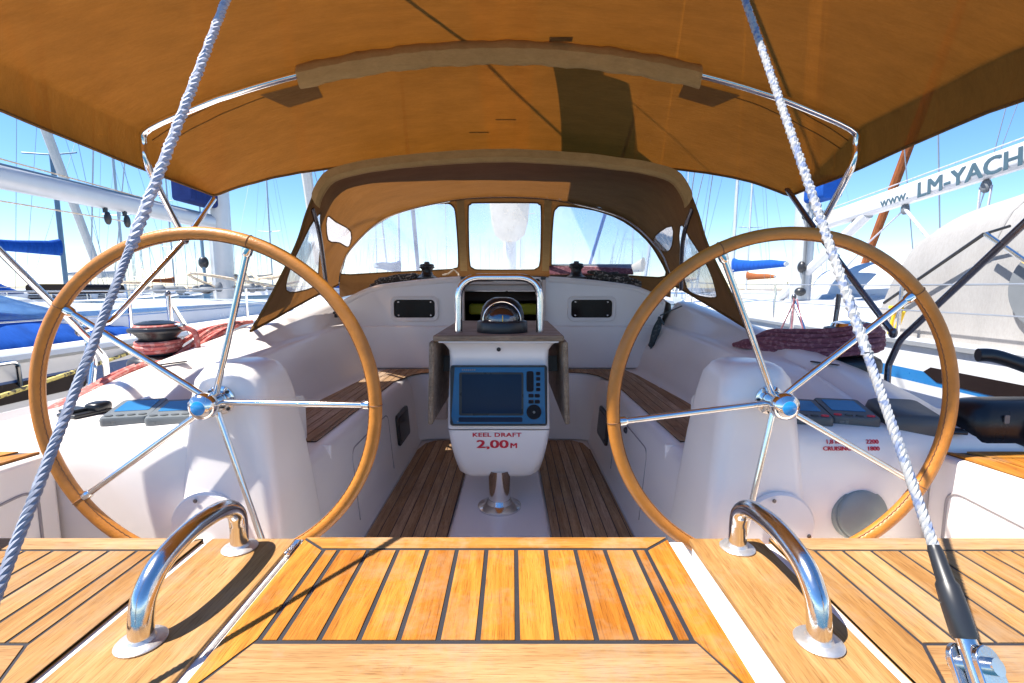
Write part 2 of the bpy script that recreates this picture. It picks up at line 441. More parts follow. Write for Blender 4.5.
def lerp(a, b, t): return a + (b - a) * t
def tab(xs, ys, x):
    if x <= xs[0]: return ys[0]
    for i in range(len(xs) - 1):
        if x <= xs[i + 1]: return lerp(ys[i], ys[i + 1], (x - xs[i]) / (xs[i + 1] - xs[i]))
    return ys[-1]
YS = [1.26, 1.45, 1.7, 2.27, 3.3]
def crest(y): return tab(YS, [-.42, -.345, -.285, -.20, -.09], y)
def ledge(y): return tab(YS, [-.43, -.37, -.305, -.272, -.25], y)
def coam_profile(y):
    c, l = crest(y), ledge(y)
    return [(.545, -1.0), (.56, -.97), (.585, -.66), (.60, -.585), (.612, -.562), (.632, -.553), (.66, -.552), (.875, -.552), (.90, -.545), (.915, -.52),
            (.95, (l - .52) / 2 - .02), (1.03, l - .022), (1.048, l - .006), (1.066, l), (1.09, l + .004), (1.105, l + .012), (1.16, c - .035), (1.185, c - .01), (1.22, c), (1.27, c - .004),
            (1.40, c - .05), (1.45, c - .075), (1.475, c - .10), (1.50, min(c - .12, -.44)), (1.515, -.515), (1.55, -.527)]
for sgn in (-1, 1):
    mb = MB(); n = 26
    rings = []
    for i in range(n + 1):
        y = lerp(1.26, 3.34, i / n)
        rings.append([V((sgn * x, y, z)) for x, z in coam_profile(y)])
    mb.loft(rings, closed=False, cap=False)
    mb.build('cockpit_coaming', 'gelcoat', yacht, sharp=50)
    # moulded panel groove on the seat back
    mb = MB(); mb.tube([V((sgn * x, 2.02 - (x - .9) * .35, tab([.9, 1.03], [-.5, -.30], x) + .0)) for x in (.895, .93, .98, 1.025)], .0035, 6)
    mb.build('seat_back_groove', 'gap', yacht)
# hull with side deck
mb = MB(); rings = []
for i in range(25):
    y = lerp(.12, 10.6, i / 24); t = i / 24
    b = 1.98 * (1 - max(0, (t - .35) / .65) ** 2.2) + .02; zs = -.53 + .25 * max(0, t - .3) ** 2
    b = max(b, .03)
    half = [(max(b - .5, .0) if y < 3.4 else 0, zs + .003), (b - .04, zs), (b - .02, zs + .035), (b + .005, zs + .03), (b + .012, zs - .05), (b * .99, zs - .6), (b * .93, zs - 1.3), (b * .7, -2.35), (b * .3, -2.75)]
    if y < 3.4: half[0] = (min(1.5, b), zs + .003)
    rings.append(half)
for sgn in (-1, 1):
    mb.loft([[V((sgn * x, lerp(.12, 10.6, i / 24), z)) for x, z in h] for i, h in enumerate(rings)], closed=False, cap=False)
mb.box((0, .10, -1.75), (3.6, .03, 1.5))
mb.build('hull', 'gelcoat', yacht, sharp=45)
# coachroof
def roof_z(x, y):
    a = abs(x)
    z = .085 - .055 * (a / .8) ** 2 if a < .8 else .03 - .125 * ((a - .8) / .32) ** 1.6
    return z - max(0, y - 4) ** 1.3 * .045
mb = MB()
prof = [x / 20 * 1.14 for x in range(-20, 21)]
rings = []
for i in range(15):
    y = lerp(3.33, 8.2, i / 14); w = 1 - .55 * max(0, (y - 4) / 4.2) ** 1.6
    rings.append([V((x * w, y, roof_z(x, y))) for x in prof])
mb.loft(rings, closed=False, cap=False)
for sgn in (-1, 1):
    mb.loft([[V((sgn * 1.14 * (1 - .55 * max(0, (y - 4) / 4.2) ** 1.6), y, roof_z(1.14, y))), V((sgn * (1.2 * (1 - .55 * max(0, (y - 4) / 4.2) ** 1.6) + .02), y, -.55))] for y in [lerp(3.33, 8.2, i / 14) for i in range(15)]], closed=False, cap=False)
mb.build('coachroof', 'gelcoat', yacht, sharp=50)
# bulkhead with openings
def port(cx): return rrect(cx - .148, cx + .148, -.208, -.072, .03)
out = [(-.95, -.56), (.95, -.56), (1.07, -.25), (1.10, -.1)] + [(x, roof_z(x, 3.33) - (.012 if abs(x) > .9 else .006)) for x in [1.06 - k * .106 for k in range(21)]] + [(-1.10, -.1), (-1.07, -.25)]
comp = [(-.275, -.545), (.255, -.545), (.255, .035), (.23, .062), (-.25, .062), (-.275, .035)]
vs, main, hs = sheet(out, [port(-.614), port(.592), comp], .12)
def bulk(x, z): return V((x, 3.30 + .06 * max(0, (z + .1)) + .03 * max(0, z) + .05 * max(0, abs(x) - .85), z))
tri_build(vs, main, bulk, 'cabin_bulkhead', 'gelcoat', yacht)
for sgn in (-1, 1):   # soft lip where the roof turns down into the bulkhead
    mb = MB(); xs = [sgn * lerp(.30, 1.09, k / 14) for k in range(15)]
    mb.tube([V((x, 3.325, roof_z(x, 3.33) - .022)) for x in xs], .024, 10); mb.build('roof_lip', 'gelcoat', yacht)
for sgn in (-1, 1):   # thicker lower backrest with ledge
    mb = MB(); poly = [(sgn * .30, -.545), (sgn * .93, -.545), (sgn * 1.06, -.255), (sgn * .30, -.255)]
    mb.prism(poly, 3.255, 3.31, fn=lambda x, z, y: V((x, y + .02 * (z + .55), z)))
    mb.build('forward_backrest', 'gelcoat', yacht, bevel=.012, seg=3)
for cx in (-.614, .592):
    mb = MB(); o = rrect(cx - .165, cx + .165, -.226, -.054, .04); q = rrect(cx - .140, cx + .140, -.201, -.079, .026)
    f = lambda p, y: V((p[0], y, p[1]))
    rg = [[f(p, 3.305) for p in o], [f(p, 3.288) for p in o], [f(p, 3.284) for p in [(cx + (a - cx) * .97, -.14 + (b + .14) * .95) for a, b in o]], [f(p, 3.288) for p in q], [f(p, 3.32) for p in q]]
    mb.loft(rg, True, False); pf = mb.build('portlight', 'nonskid', yacht)
    mb = MB(); mb.prism(rrect(cx - .146, cx + .146, -.206, -.074, .03), 3.302, 3.312, fn=lambda x, z, y: V((x, y, z))); mb.build('pane', 'dark_glass', pf)
    mb = MB()
    for dx, dz in ((-.11, .045), (.11, .045), (-.11, -.045), (.11, -.045)): mb.lathe([(.006, -.004), (.006, .0), (.003, .002)], (cx + dx, 3.30, -.14 + dz), Matrix.Rotation(R(90), 3, 'X'), 8)
    mb.build('hinge_stud', 'steel', pf)
# companionway: liner, posts, dark saloon
for x in (-.285, .265):
    mb = MB(); mb.box((x, 3.30, -.24), (.022, .07, .61)); mb.build('companionway_frame', 'cream', yacht, bevel=.003)
mb = MB(); mb.box((-.01, 3.62, .035), (.60, .56, .02)); mb.box((-.01, 3.40, .005), (.55, .02, .05)); mb.build('hatch_garage', 'cream', yacht, bevel=.004)
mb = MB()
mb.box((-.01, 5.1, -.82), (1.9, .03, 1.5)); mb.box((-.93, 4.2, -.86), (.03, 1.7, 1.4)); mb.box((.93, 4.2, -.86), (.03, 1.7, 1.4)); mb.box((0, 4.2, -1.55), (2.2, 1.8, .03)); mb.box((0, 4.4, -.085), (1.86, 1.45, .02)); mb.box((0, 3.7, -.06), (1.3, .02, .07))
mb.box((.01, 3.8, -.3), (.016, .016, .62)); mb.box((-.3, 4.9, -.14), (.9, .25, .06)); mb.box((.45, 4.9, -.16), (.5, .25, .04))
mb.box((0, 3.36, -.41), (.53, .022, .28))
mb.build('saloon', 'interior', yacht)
for x, w in ((-.17, .24), (.20, .20)):
    mb = MB(); mb.box((x, 3.85, -.165), (w, .12, .085)); mb.build('saloon_cushion', 'yellow_cloth', yacht, bevel=.02)
mb = MB()
for sgn in (-1, 1): mb.box((sgn * .285 - .01, 3.36, .066), (.03, .20, .022), Matrix.Rotation(R(sgn * -10), 3, 'Z'))
mb.build('hatch_runner', 'black', yacht, bevel=.004)
# bridge deck and bench ends
mb = MB()
poly = [(-.66, 3.31), (-.66, 2.98)] + [(-.60 + .13 - .13 * math.cos(R(a)), 2.98 + .13 * math.sin(R(a))) for a in range(0, 91, 15)][1:] + [(.47, 3.11)] + [(.60 - .13 + .13 * math.sin(R(a)), 2.98 + .13 * math.cos(R(a))) for a in range(15, 91, 15)] + [(.66, 2.98), (.66, 3.31)]
mb.prism(poly, -1.0, -.551); mb.build('bridge_deck', 'gelcoat', yacht, bevel=.014, seg=3)
# cockpit floor
mb = MB(); mb.box((0, 2.1, -1.03), (1.24, 2.5, .05)); mb.box((0, 1.3, -1.03), (2.7, .9, .045)); mb.build('cockpit_floor', 'nonskid', yacht)
mb = MB(); w = [(-.205, 1.45), (.205, 1.45), (.19, 3.0), (-.19, 3.0)]
mb.loft([[V((x * s, y, z)) for x, y in w] for s, z in ((1.03, -1.004), (1.0, -.985), (.86, -.975))], True, True); mb.build('floor_plinth', 'gelcoat', yacht, bevel=.008)
for sgn in (-1, 1):
    mb = MB(); base = [(sgn * x, y) for x, y in ((.215, 1.5), (.54, 1.5), (.535, 2.9), (.505, 3.03), (.44, 3.09), (.20, 3.09))]
    mb.prism(base, -1.004, -.9965, mat=1)
    q = [(p[0] - sgn * 0, p[1]) for p in base]
    planks(mb, q, -.994, .047, .0045, min(p[0] for p in q))
    mb.build('floor_teak', ['grey_teak', 'caulk'], yacht)
    mb = MB(); base = [(sgn * x, y) for x, y in ((.655, 1.69), (.895, 1.69), (.89, 2.3), (.84, 3.0), (.80, 3.235), (.28, 3.235), (.28, 3.125), (.44, 3.12), (.53, 3.09), (.585, 3.02), (.645, 2.8))]
    mb.prism(base, -.5515, -.5475, mat=1)
    planks(mb, base, -.545, .045, .004, min(p[0] for p in base)); mb.build('bench_teak', ['grey_teak', 'caulk'], yacht)
    # bench aft end and locker front with grooves, knob, dark opening window
    mb = MB(); mb.box((sgn * .74, 1.675, -.78), (.29, .02, .455)); mb.build('bench_end', 'gelcoat', yacht, bevel=.006)
    bf = lambda y, z, off: V((sgn * (tab([-1.0, -.97, -.66, -.585], [.545, .56, .585, .60], z) - off), y, z))
    mb = MB(); mb.tube(fillet([bf(1.86, -.93, .001), bf(1.86, -.64, .001), bf(2.42, -.64, .001), bf(2.42, -.93, .001)], .05), .0028, 6); mb.build('locker_groove', 'gap', yacht)
    kb = MB(); kb.lathe([(.016, 0), (.016, .006), (.01, .012), (.003, .014)], bf(2.2, -.66, 0), Matrix.Rotation(R(-sgn * 90), 3, 'Y'), 14); kb.build('locker_latch', 'steel_dark', yacht)
    mb = MB(); o = rrect(2.55, 2.82, -.86, -.69, .025)
    mb.prism(o, -.004, .012, fn=lambda y, z, k: bf(y, z, k)); fr = mb.build('bench_window', 'black', yacht, bevel=.003)
    mb = MB(); mb.prism(rrect(2.572, 2.798, -.84, -.71, .02), .010, .0145, fn=lambda y, z, k: bf(y, z, k)); mb.build('pane', 'dark_glass', fr)
mb = MB(); mb.box((-.415, 3.095, -.73), (.085, .04, .25)); mb.box((-.415, 3.09, -.62), (.10, .06, .035)); mb.build('vent_box', 'cream', yacht, bevel=.012)

# helm consoles and pedestals
def rr_ring(x0, x1, y0, y1, r, z, n=5): return [V((x, y, z)) for x, y in rrect(min(x0, x1), max(x0, x1), y0, y1, r, n)]
for sgn in (-1, 1):
    mb = MB()
    prof = [(1.72, -1.0), (1.72, -.40), (1.70, -.382), (1.66, -.375), (1.30, -.372), (1.265, -.378), (1.245, -.392), (1.235, -.42), (1.225, -.48), (1.235, -.70), (1.24, -1.0)]
    xs = [.70, .80, .95, 1.1, 1.25, 1.38, 1.43, 1.455, 1.47]
    mb.loft([[V((sgn * x, y, z - (.0 if x < 1.38 else (x - 1.38) * .9 if z > -.95 else 0))) for y, z in prof] for x in xs], True, True)
    mb.build('helm_console', 'gelcoat', yacht, sharp=50)
    mb = MB(); rings = []
    for z, xi, xo, y0, y1, r in ((-1.0, .525, .86, 1.195, 1.50, .032), (-.80, .545, .85, 1.20, 1.49, .032), (-.6, .565, .83, 1.207, 1.48, .034), (-.42, .582, .812, 1.214, 1.46, .04), (-.30, .594, .800, 1.218, 1.445, .05), (-.238, .603, .79, 1.222, 1.43, .058), (-.21, .618, .772, 1.232, 1.415, .062), (-.199, .638, .752, 1.25, 1.395, .055), (-.196, .665, .725, 1.28, 1.37, .03)):
        rings.append(rr_ring(sgn * xi, sgn * xo, y0, y1, r, z))
    mb.loft(rings, True, True); mb.build('helm_pedestal', 'gelcoat', yacht, sharp=60)
    # round cover with screws low on the pedestal, and the lip under it
    d = MB(); c = V((sgn * .745, 1.205, -.62)); d.lathe([(.094, -.012), (.094, .006), (.088, .012), (.02, .0155), (.001, .016)], c, Matrix.Rotation(R(88), 3, 'X'), 36)
    d.blob(c + V((0, -.02, -.035)), (.06, .035, .04), 8)
    dc = d.build('pedestal_cover', 'gelcoat', yacht)
    d = MB()
    for a in (90, 210, 330): d.lathe([(.0055, .0), (.0055, .0015), (.002, .002)], c + V((.078 * math.cos(R(a + 15)), -.0135, .078 * math.sin(R(a + 15)))), Matrix.Rotation(R(90), 3, 'X'), 8)
    d.build('screw', 'steel_dark', dc)
    # slot (jam line) in the coaming top
    d = MB(); d.box((sgn * 1.2, 1.76, crest(1.76) + .001), (.012, .10, .004), Matrix.Rotation(R(sgn * 25), 3, 'Z')); d.build('line_slot', 'black', yacht)

# stern: seat mouldings under the teak, corner lockers
mb = MB()
mb.box((0, .69, -.505), (.76, .39, .038))
mb.build('stern_seat_base', 'gelcoat', yacht, bevel=.004)
for sgn in (-1, 1):
    mb = MB(); mb.box((sgn * .885, .69, -.745), (.98, .385, .515)); mb.build('side_seat_base', 'gelcoat', yacht, bevel=.006)
    mb = MB(); poly = [(sgn * 1.19, .9), (sgn * 1.97, .9), (sgn * 1.97, 1.22), (sgn * 1.14, 1.22)]
    mb.prism(poly, -1.0, -.425); mb.build('corner_locker', 'gelcoat', yacht, bevel=.012, seg=3)
    mb = MB(); p2 = [(sgn * 1.215, .915), (sgn * 1.95, .915), (sgn * 1.95, 1.205), (sgn * 1.165, 1.205)]
    mb.prism(p2, -.426, -.422, mat=1)
    inner = [(sgn * 1.27, .93), (sgn * 1.93, .93), (sgn * 1.93, 1.155), (sgn * 1.235, 1.155)]
    mb.prism([p2[0], inner[0], inner[3], p2[3]], -.425, -.418); mb.prism([(p2[3][0] + sgn * .055, p2[3][1]), (inner[3][0] + sgn * .004, inner[3][1] + .006), (inner[2][0], inner[2][1] + .006), p2[2]], -.425, -.418)
    planks(mb, [(sgn * (abs(x) + .006), y) for x, y in inner], -.418, .05, .005, min(p[0] for p in inner)); mb.build('locker_teak', ['teak_y', 'caulk'], yacht)
    # door line / recess on the inner face of the locker
    fx = lambda y, z, k: V((sgn * (1.19 - (y - .9) * .156 - k), y, z))
    d = MB(); d.tube(fillet([fx(.93, -.98, .001), fx(.93, -.53, .001), fx(1.17, -.50, .001), fx(1.17, -.98, .001)], .04), .0035, 8); d.build('locker_door_line', 'gap', yacht)
d = MB(); d.lathe([(.06, -.01), (.06, .01), (.05, .016), (.01, .018)], (1.185, .985, -.62), Matrix.Rotation(R(-90), 3, 'Y'), 24); d.build('locker_vent', 'lid_grey', yacht)
d = MB(); d.lathe([(.074, -.02), (.074, .004), (.070, .012), (.066, .012), (.065, .02), (.060, .024), (.01, .026)], (.975, 1.232, -.598), Matrix.Rotation(R(82), 3, 'X'), 36); d.build('round_vent_lid', 'lid_grey', yacht)

# teak seats across the stern, each a lift-off thing
Z = -.48
seat = thing('stern_gate', 'golden teak gate between the two chrome grab rails, framed boards round ten planks', 'teak gate', (0, .7, -.49))
mb = MB(); O = [(-.348, .50), (.348, .50), (.348, .889), (-.348, .889)]
mb.prism(O, Z - .0055, Z - .0015); mb.build('caulking', 'caulk', seat)
mb = MB(); g = .003
ix, yf, yb = .297, .847, .611; g = .004
mb.prism([(-.348, .889), (.348, .889), (ix + g, yf + g), (-ix - g, yf + g)], Z - .012, Z)
mb.build('border_board', 'teak_x', seat)
mb = MB(); mb.prism([(-ix - g, yb - g), (ix + g, yb - g), (.346, .50), (-.346, .50)], Z - .012, Z); mb.build('border_board', 'pale_teak_x', seat)
mb = MB()
for sgn in (-1, 1): mb.prism([(sgn * .348, .889 - g * 2.2), (sgn * (ix + g), yf - g * 1.2), (sgn * (ix + g), yb + g * 1.4), (sgn * .348, .50 + g * 3)], Z - .012, Z)
planks(mb, [(-ix + g, yb + g), (ix - g, yb + g), (ix - g, yf - g), (-ix + g, yf - g)], Z, .0545, .0078, -.297 - .0225 - .0045, th=.012)
mb.build('plank_panel', 'teak_y', seat)

for sgn, lab in ((-1, 'solid teak board under the chrome rail nearer the steel latch strip'), (1, 'solid teak board under the chrome rail beside the wide white gap')):
    x0 = .366 if sgn < 0 else .392
    mb = MB(); mb.prism([(sgn * x0, .50), (sgn * .528, .50), (sgn * .528, .886), (sgn * x0, .886)], Z - .012, Z)
    o = mb.build('rail_board', 'pale_teak_y', None, bevel=.002); tag(o, lab, 'teak board')
    nm = 'stern_side_seat'
    s = thing(nm, 'teak side seat of slanting planks under the ' + ('grey twisted backstay' if sgn < 0 else 'black-ended backstay turnbuckle'), 'teak seat', (sgn * .9, .7, -.49), 'teak side seats across the stern')
    mb = MB(); mb.prism([(sgn * .546, .50), (sgn * 1.36, .50), (sgn * 1.36, .886), (sgn * .546, .886)], Z - .0055, Z - .0015); mb.build('caulking', 'caulk', s)
    mb = MB(); jx = .607
    mb.prism([(sgn * .546, .886), (sgn * 1.36, .886), (sgn * 1.36, .846), (sgn * (jx - .003), .846)], Z - .012, Z)
    mb.prism([(sgn * (jx + .003), .604), (sgn * 1.36, .604), (sgn * 1.36, .50), (sgn * .562, .50)], Z - .012, Z)
    mb.build('border_board', 'pale_teak_x', s)
    mb = MB(); mb.prism([(sgn * .546, .881), (sgn * (jx - .003), .841), (sgn * (jx - .003), .604), (sgn * .556, .50), (sgn * .546, .50)], Z - .012, Z)
    poly = [(sgn * (jx + .003), .61), (sgn * 1.36, .61), (sgn * 1.36, .84), (sgn * (jx + .003), .84)]
    planks(mb, poly, Z, .0515, .0064, min(p[0] for p in poly) - (.003 if sgn > 0 else 0), th=.012); mb.build('plank_panel', 'pale_teak_y', s)
latch = thing('seat_latch', 'thin steel latch strip in the gap beside the gate seat', 'latch', (-.357, .7, -.49))
mb = MB(); mb.box((-.357, .74, -.4865), (.006, .30, .004)); mb.build('latch_bar', 'steel_matt', latch, bevel=.001)
mb = MB(); mb.box((-.357, .85, -.479), (.011, .05, .007)); mb.box((-.357, .828, -.476), (.008, .012, .008)); mb.build('latch_catch', 'steel', latch, bevel=.002)

# grab rails
rail = thing('grab_rail', 'chrome grab rail bolted on the teak board by the steel latch strip', 'grab rail', (-.455, .85, Z), 'chrome grab rails on the stern seat', local=True)
mb = MB(); mb.tube([(0, 0, .002), (0, 0, .02)] + spline([(0, .001, .042), (0, -.004, .069), (0, -.030, .091), (0, -.075, .101), (0, -.135, .101), (0, -.195, .087), (0, -.228, .060), (0, -.238, .028)], 8) + [(0, -.24, .002)], .0156, 20); mb.build('rail_tube', 'steel_worn', rail)
for y in (.0, -.24):
    mb = MB(); mb.lathe([(.0305, .0005), (.031, .0025), (.029, .0045), (.018, .006), (.0156, .010)], (0, y, 0), None, 32); mb.build('base_flange', 'steel_matt', rail)
dup(rail, (.468, .85, Z), 'chrome grab rail bolted on the teak board beside the wide white gap')

# ------------------------------------------------------------------ steering wheels (axle along y)
def wheel():
    w = thing('steering_wheel', 'tan leather steering wheel with a level spoke at the left helm', 'steering wheel', (-.697, 1.16, -.285), 'twin steering wheels', local=True)
    mb = MB(); N = 96
    mb.tube([V((.413 * math.cos(2 * math.pi * k / N), 0, .413 * math.sin(2 * math.pi * k / N))) for k in range(N)], .0158, 16, closed=True)
    rim = mb.build('rim', 'leather', w)
    mb = MB()
    for k in range(5):
        a = R(72 * k)
        mb.tube([V((.413 * math.cos(a) + .0161 * math.cos(t) * math.cos(a), .0161 * math.sin(t), (.413 + .0161 * math.cos(t)) * math.sin(a))) for t in [2 * math.pi * j / 16 for j in range(16)]], .0012, 5, closed=True)
    L = 360
    mb.tube([V(((.3985) * math.cos(2 * math.pi * k / L), -.0078 + .0014 * (k % 2), (.398) * math.sin(2 * math.pi * k / L))) for k in range(L)], .0012, 4, closed=True)
    mb.build('seam', 'seam', rim)
    for k in range(5):
        a = R(72 * k); mb = MB()
        mb.tube([V((r * math.cos(a), y, r * math.sin(a))) for r, y in ((.018, .028), (.1, .022), (.398, .0))], .0078, 12)
        mb.lathe([(.012, -.001), (.0115, .012), (.008, .018)], V((.396 * math.cos(a), .001, .396 * math.sin(a))), Matrix.Rotation(-a - R(90), 3, 'Y'), 12)
        mb.build('spoke', 'steel', w)
    rx = Matrix.Rotation(R(90), 3, 'X')
    mb = MB(); mb.lathe([(.016, -.055), (.024, -.045), (.028, -.028), (.028, -.006), (.031, .0), (.0335, .010), (.0335, .018), (.031, .026), (.025, .032), (.0185, .0355), (.0175, .036)], (0, .0, 0), rx, 36)
    hub = mb.build('hub', 'steel', w)
    mb = MB(); mb.lathe([(.0172, .034), (.0172, .0365), (.015, .038), (.001, .0385)], (0, 0, 0), rx, 28); cap = mb.build('cap', 'emblem', hub)
    mb = MB(); mb.lathe([(.037, -.062), (.037, -.053), (.031, -.05), (.02, -.05)], (0, 0, 0), rx, 32); fl = mb.build('flange', 'steel', w)
    for k in range(4):
        mb = MB(); a = R(45 + 90 * k); mb.lathe([(.0045, -.052), (.0045, -.047), (.002, -.046)], (.031 * math.cos(a), 0, .031 * math.sin(a)), rx, 8); mb.build('bolt', 'black', fl)
    return w
wh = wheel()
wh.rotation_euler = (0, R(0), 0)
dup(wh, (.710, 1.16, -.285), 'tan leather steering wheel at the helm by the maroon rope', (0, R(-42), 0))

# ------------------------------------------------------------------ cockpit table with instrument pod
ct = thing('cockpit_table', 'white instrument pod table with folded grey teak leaves on a chrome post', 'cockpit table', (-.005, 2.06, -.975))
X0 = -.006
def podring(z, hw, y0, y1, r): return [V((x + X0, y, z)) for x, y in rrect(-hw, hw, y0, y1, r, 6)]
mb = MB()
mb.loft([podring(*a) for a in ((-.597, .219, 2.006, 2.40, .022), (-.50, .218, 2.016, 2.40, .022), (-.36, .213, 2.04, 2.40, .022), (-.30, .212, 2.045, 2.40, .022), (-.262, .213, 2.035, 2.40, .02), (-.238, .226, 2.018, 2.40, .015), (-.228, .236, 2.0, 2.40, .012))], True, True)
pod = mb.build('pod_body', 'gelcoat', ct, sharp=60)
mb = MB(); mb.loft([podring(*a) for a in ((-.842, .120, 2.11, 2.30, .03), (-.834, .155, 2.075, 2.34, .05), (-.81, .180, 2.048, 2.36, .055), (-.74, .197, 2.028, 2.38, .04), (-.67, .210, 2.015, 2.39, .03), (-.603, .2185, 2.007, 2.40, .022))], True, True)
mb.build('lower_panel', 'gelcoat', ct, sharp=60)
mb = MB(); mb.box((X0, 2.45, -.208), (.545, .92, .026)); mb.build('table_top', 'table_teak', ct, bevel=.008, seg=3)
mb = MB(); mb.box((X0, 2.42, -.2235), (.50, .85, .006)); mb.build('top_moulding', 'gelcoat', ct, bevel=.002)
for sgn in (-1, 1):
    mb = MB(); mb.box((X0 + sgn * .285, 2.45, -.40), (.022, .90, .355), Matrix.Rotation(R(sgn * -2.0), 3, 'Y')); mb.build('leaf', 'table_teak', ct, bevel=.008, seg=3)
    mb = MB(); mb.box((X0 + sgn * .245, 2.3, -.36), (.075, .012, .075)); mb.build('leaf_bracket', 'grey_plastic', ct)
mb = MB(); mb.lathe([(.048, -.97), (.048, -.80)], (X0, 2.075, 0), None, 28); mb.build('post', 'steel', ct)
mb = MB(); mb.lathe([(.096, -.978), (.097, -.966), (.085, -.96), (.060, -.952), (.050, -.935)], (X0, 2.075, 0), None, 36); mb.build('base_flange', 'steel_worn', ct)
mb = MB(); mb.tube(fillet([(X0 - .178, 2.12, -.197), (X0 - .178, 2.12, .046), (X0 + .178, 2.12, .046), (X0 + .178, 2.12, -.197)], .10, 12), .0165, 16); mb.build('grab_hoop', 'steel', ct)
mb = MB(); mb.lathe([(.009, .0), (.009, .006), (.004, .008)], (X0, 2.03, -.257), Matrix.Rotation(R(100), 3, 'X'), 14); mb.build('lock_button', 'black_gloss', ct)
def podface(z): return tab([-.834, -.81, -.74, -.67, -.603], [2.075, 2.048, 2.028, 2.015, 2.007], z) - .0018
text_mesh('KEEL DRAFT', .0255, lambda x, y: V((X0 - .01 + x, podface(-.632 + y), -.632 + y)), 'lettering', 'red', ct, 1.4, .0, sp=1.08, heavy=.0016)
text_mesh('2,00', .052, lambda x, y: V((X0 - .03 + x, podface(-.684 + y), -.684 + y)), 'lettering', 'red', ct, 1.55, .0, heavy=.0032)
text_mesh('M', .033, lambda x, y: V((X0 + .062 + x, podface(-.684 + y), -.684 + y)), 'lettering', 'red', ct, 1.25, .0, heavy=.0022)

cpl = thing('chartplotter', 'dark blue chartplotter screen with buttons set into the white pod', 'chartplotter', (X0, 2.02, -.45))
tl = math.atan((2.04 - 2.006) / .24)
def cf(x, z, d):  # plotter face coordinates: x, height along the face from its middle, distance out of the face
    return V((X0 + x, 2.016 + z * math.sin(tl) - d * math.cos(tl), -.453 + z * math.cos(tl) + d * math.sin(tl)))
def cfp(x0, x1, z0, z1, r, d0, d1, name, mat, par, bev=0):
    mb = MB(); mb.prism(rrect(x0, x1, z0, z1, r), d0, d1, fn=lambda x, z, d: cf(x, z, d)); return mb.build(name, mat, par, bevel=bev)
body = MB(); body.loft([[cf(x * a, z * b, d) for x, z in rrect(-.205, .205, -.128, .128, .012)] for a, b, d in ((1, 1, -.02), (1, 1, .012), (.985, .97, .02))], True, True); body.build('casing', 'black_gloss', cpl, sharp=50)
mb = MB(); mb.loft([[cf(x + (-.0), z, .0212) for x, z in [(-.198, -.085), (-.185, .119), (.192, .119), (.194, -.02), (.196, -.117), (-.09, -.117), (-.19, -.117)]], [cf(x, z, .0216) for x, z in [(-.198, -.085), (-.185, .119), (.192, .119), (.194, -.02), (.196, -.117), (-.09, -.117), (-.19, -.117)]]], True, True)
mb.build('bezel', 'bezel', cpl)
cfp(-.166, .104, -.083, .098, .008, .0217, .0232, 'screen_surround', 'black_gloss', cpl)
cfp(-.155, .096, -.074, .090, .004, .0233, .0240, 'screen', 'screen', cpl)
cfp(-.168, .100, -.110, -.090, .006, .0217, .0228, 'card_door', 'screen', cpl)
def key(x, z, w, h): return cfp(x - w / 2, x + w / 2, z - h / 2, z + h / 2, min(w, h) * .3, .0217, .025, 'key', 'key', cpl, .0008)
key(.132, .060, .030, .086)
for z in (.093, .071, .047, .026): key(.166, z, .018, .015)
for x in (.136, .162):
    for z in (.0, -.025): key(x, z, .022, .015)
mb = MB(); mb.lathe([(.031, .021), (.031, .026), (.027, .0275), (.014, .0275), (.013, .0285), (.001, .029)], cf(.148, -.068, 0), Matrix.Rotation(R(90) - tl, 3, 'X'), 28); mb.build('dial', 'key', cpl)
mb = MB(); mb.lathe([(.0055, .029), (.0045, .031)], cf(.148, -.068, 0), Matrix.Rotation(R(90) - tl, 3, 'X'), 12); mb.build('dial_button', 'silver_plastic', cpl)
mb = MB()
for k in range(7): mb.prism(rrect(-.155 + k * .0085, -.155 + k * .0085 + .0062, .1055, .1115, .001, 1), .0217, .0221, fn=lambda x, z, d: cf(x, z, d))
mb.build('badge_mark', 'silver_plastic', cpl)
mb = MB(); mb.lathe([(.003, .021), (.003, .0225)], cf(-.172, -.108, 0), Matrix.Rotation(R(90) - tl, 3, 'X'), 8); mb.build('power_light', 'silver_plastic', cpl)

cmp_ = thing('compass', 'black dome compass under the chrome hoop on the table', 'compass', (X0 + .012, 2.16, -.195))
at = V((X0 + .012, 2.16, -.195))
mb = MB(); mb.lathe([(.112, .0), (.114, .006), (.112, .044), (.108, .05), (.098, .053)], at, None, 40); mb.build('compass_base', 'black', cmp_, sharp=50)
mb = MB(); mb.lathe([(.098, .052), (.097, .08), (.088, .112), (.07, .135), (.05, .148), (.03, .154)], at + V((0, .022, 0)), None, 40); mb.build('shroud', 'black_gloss', cmp_, sharp=70)
mb = MB(); mb.blob(at + V((0, -.02, .056)), (.158, .17, .150), 16); mb.build('dome', M_DOME, cmp_, sharp=80)
mb = MB(); mb.lathe([(.060, .0), (.064, .026), (.055, .036), (.02, .044)], at + V((0, -.025, .044)), None, 40); mb.build('card', 'emblem', cmp_)
mb = MB(); mb.tube([at + V((.082 * math.cos(R(a)), -.055, .054 + .082 * math.sin(R(a)))) for a in range(0, 181, 6)], .0026, 8); mb.build('dome_ring', 'steel', cmp_)
mb = MB(); mb.box(at + V((.004, -.108, .066)), (.0035, .003, .026)); mb.build('lubber_line', 'yellow', cmp_)
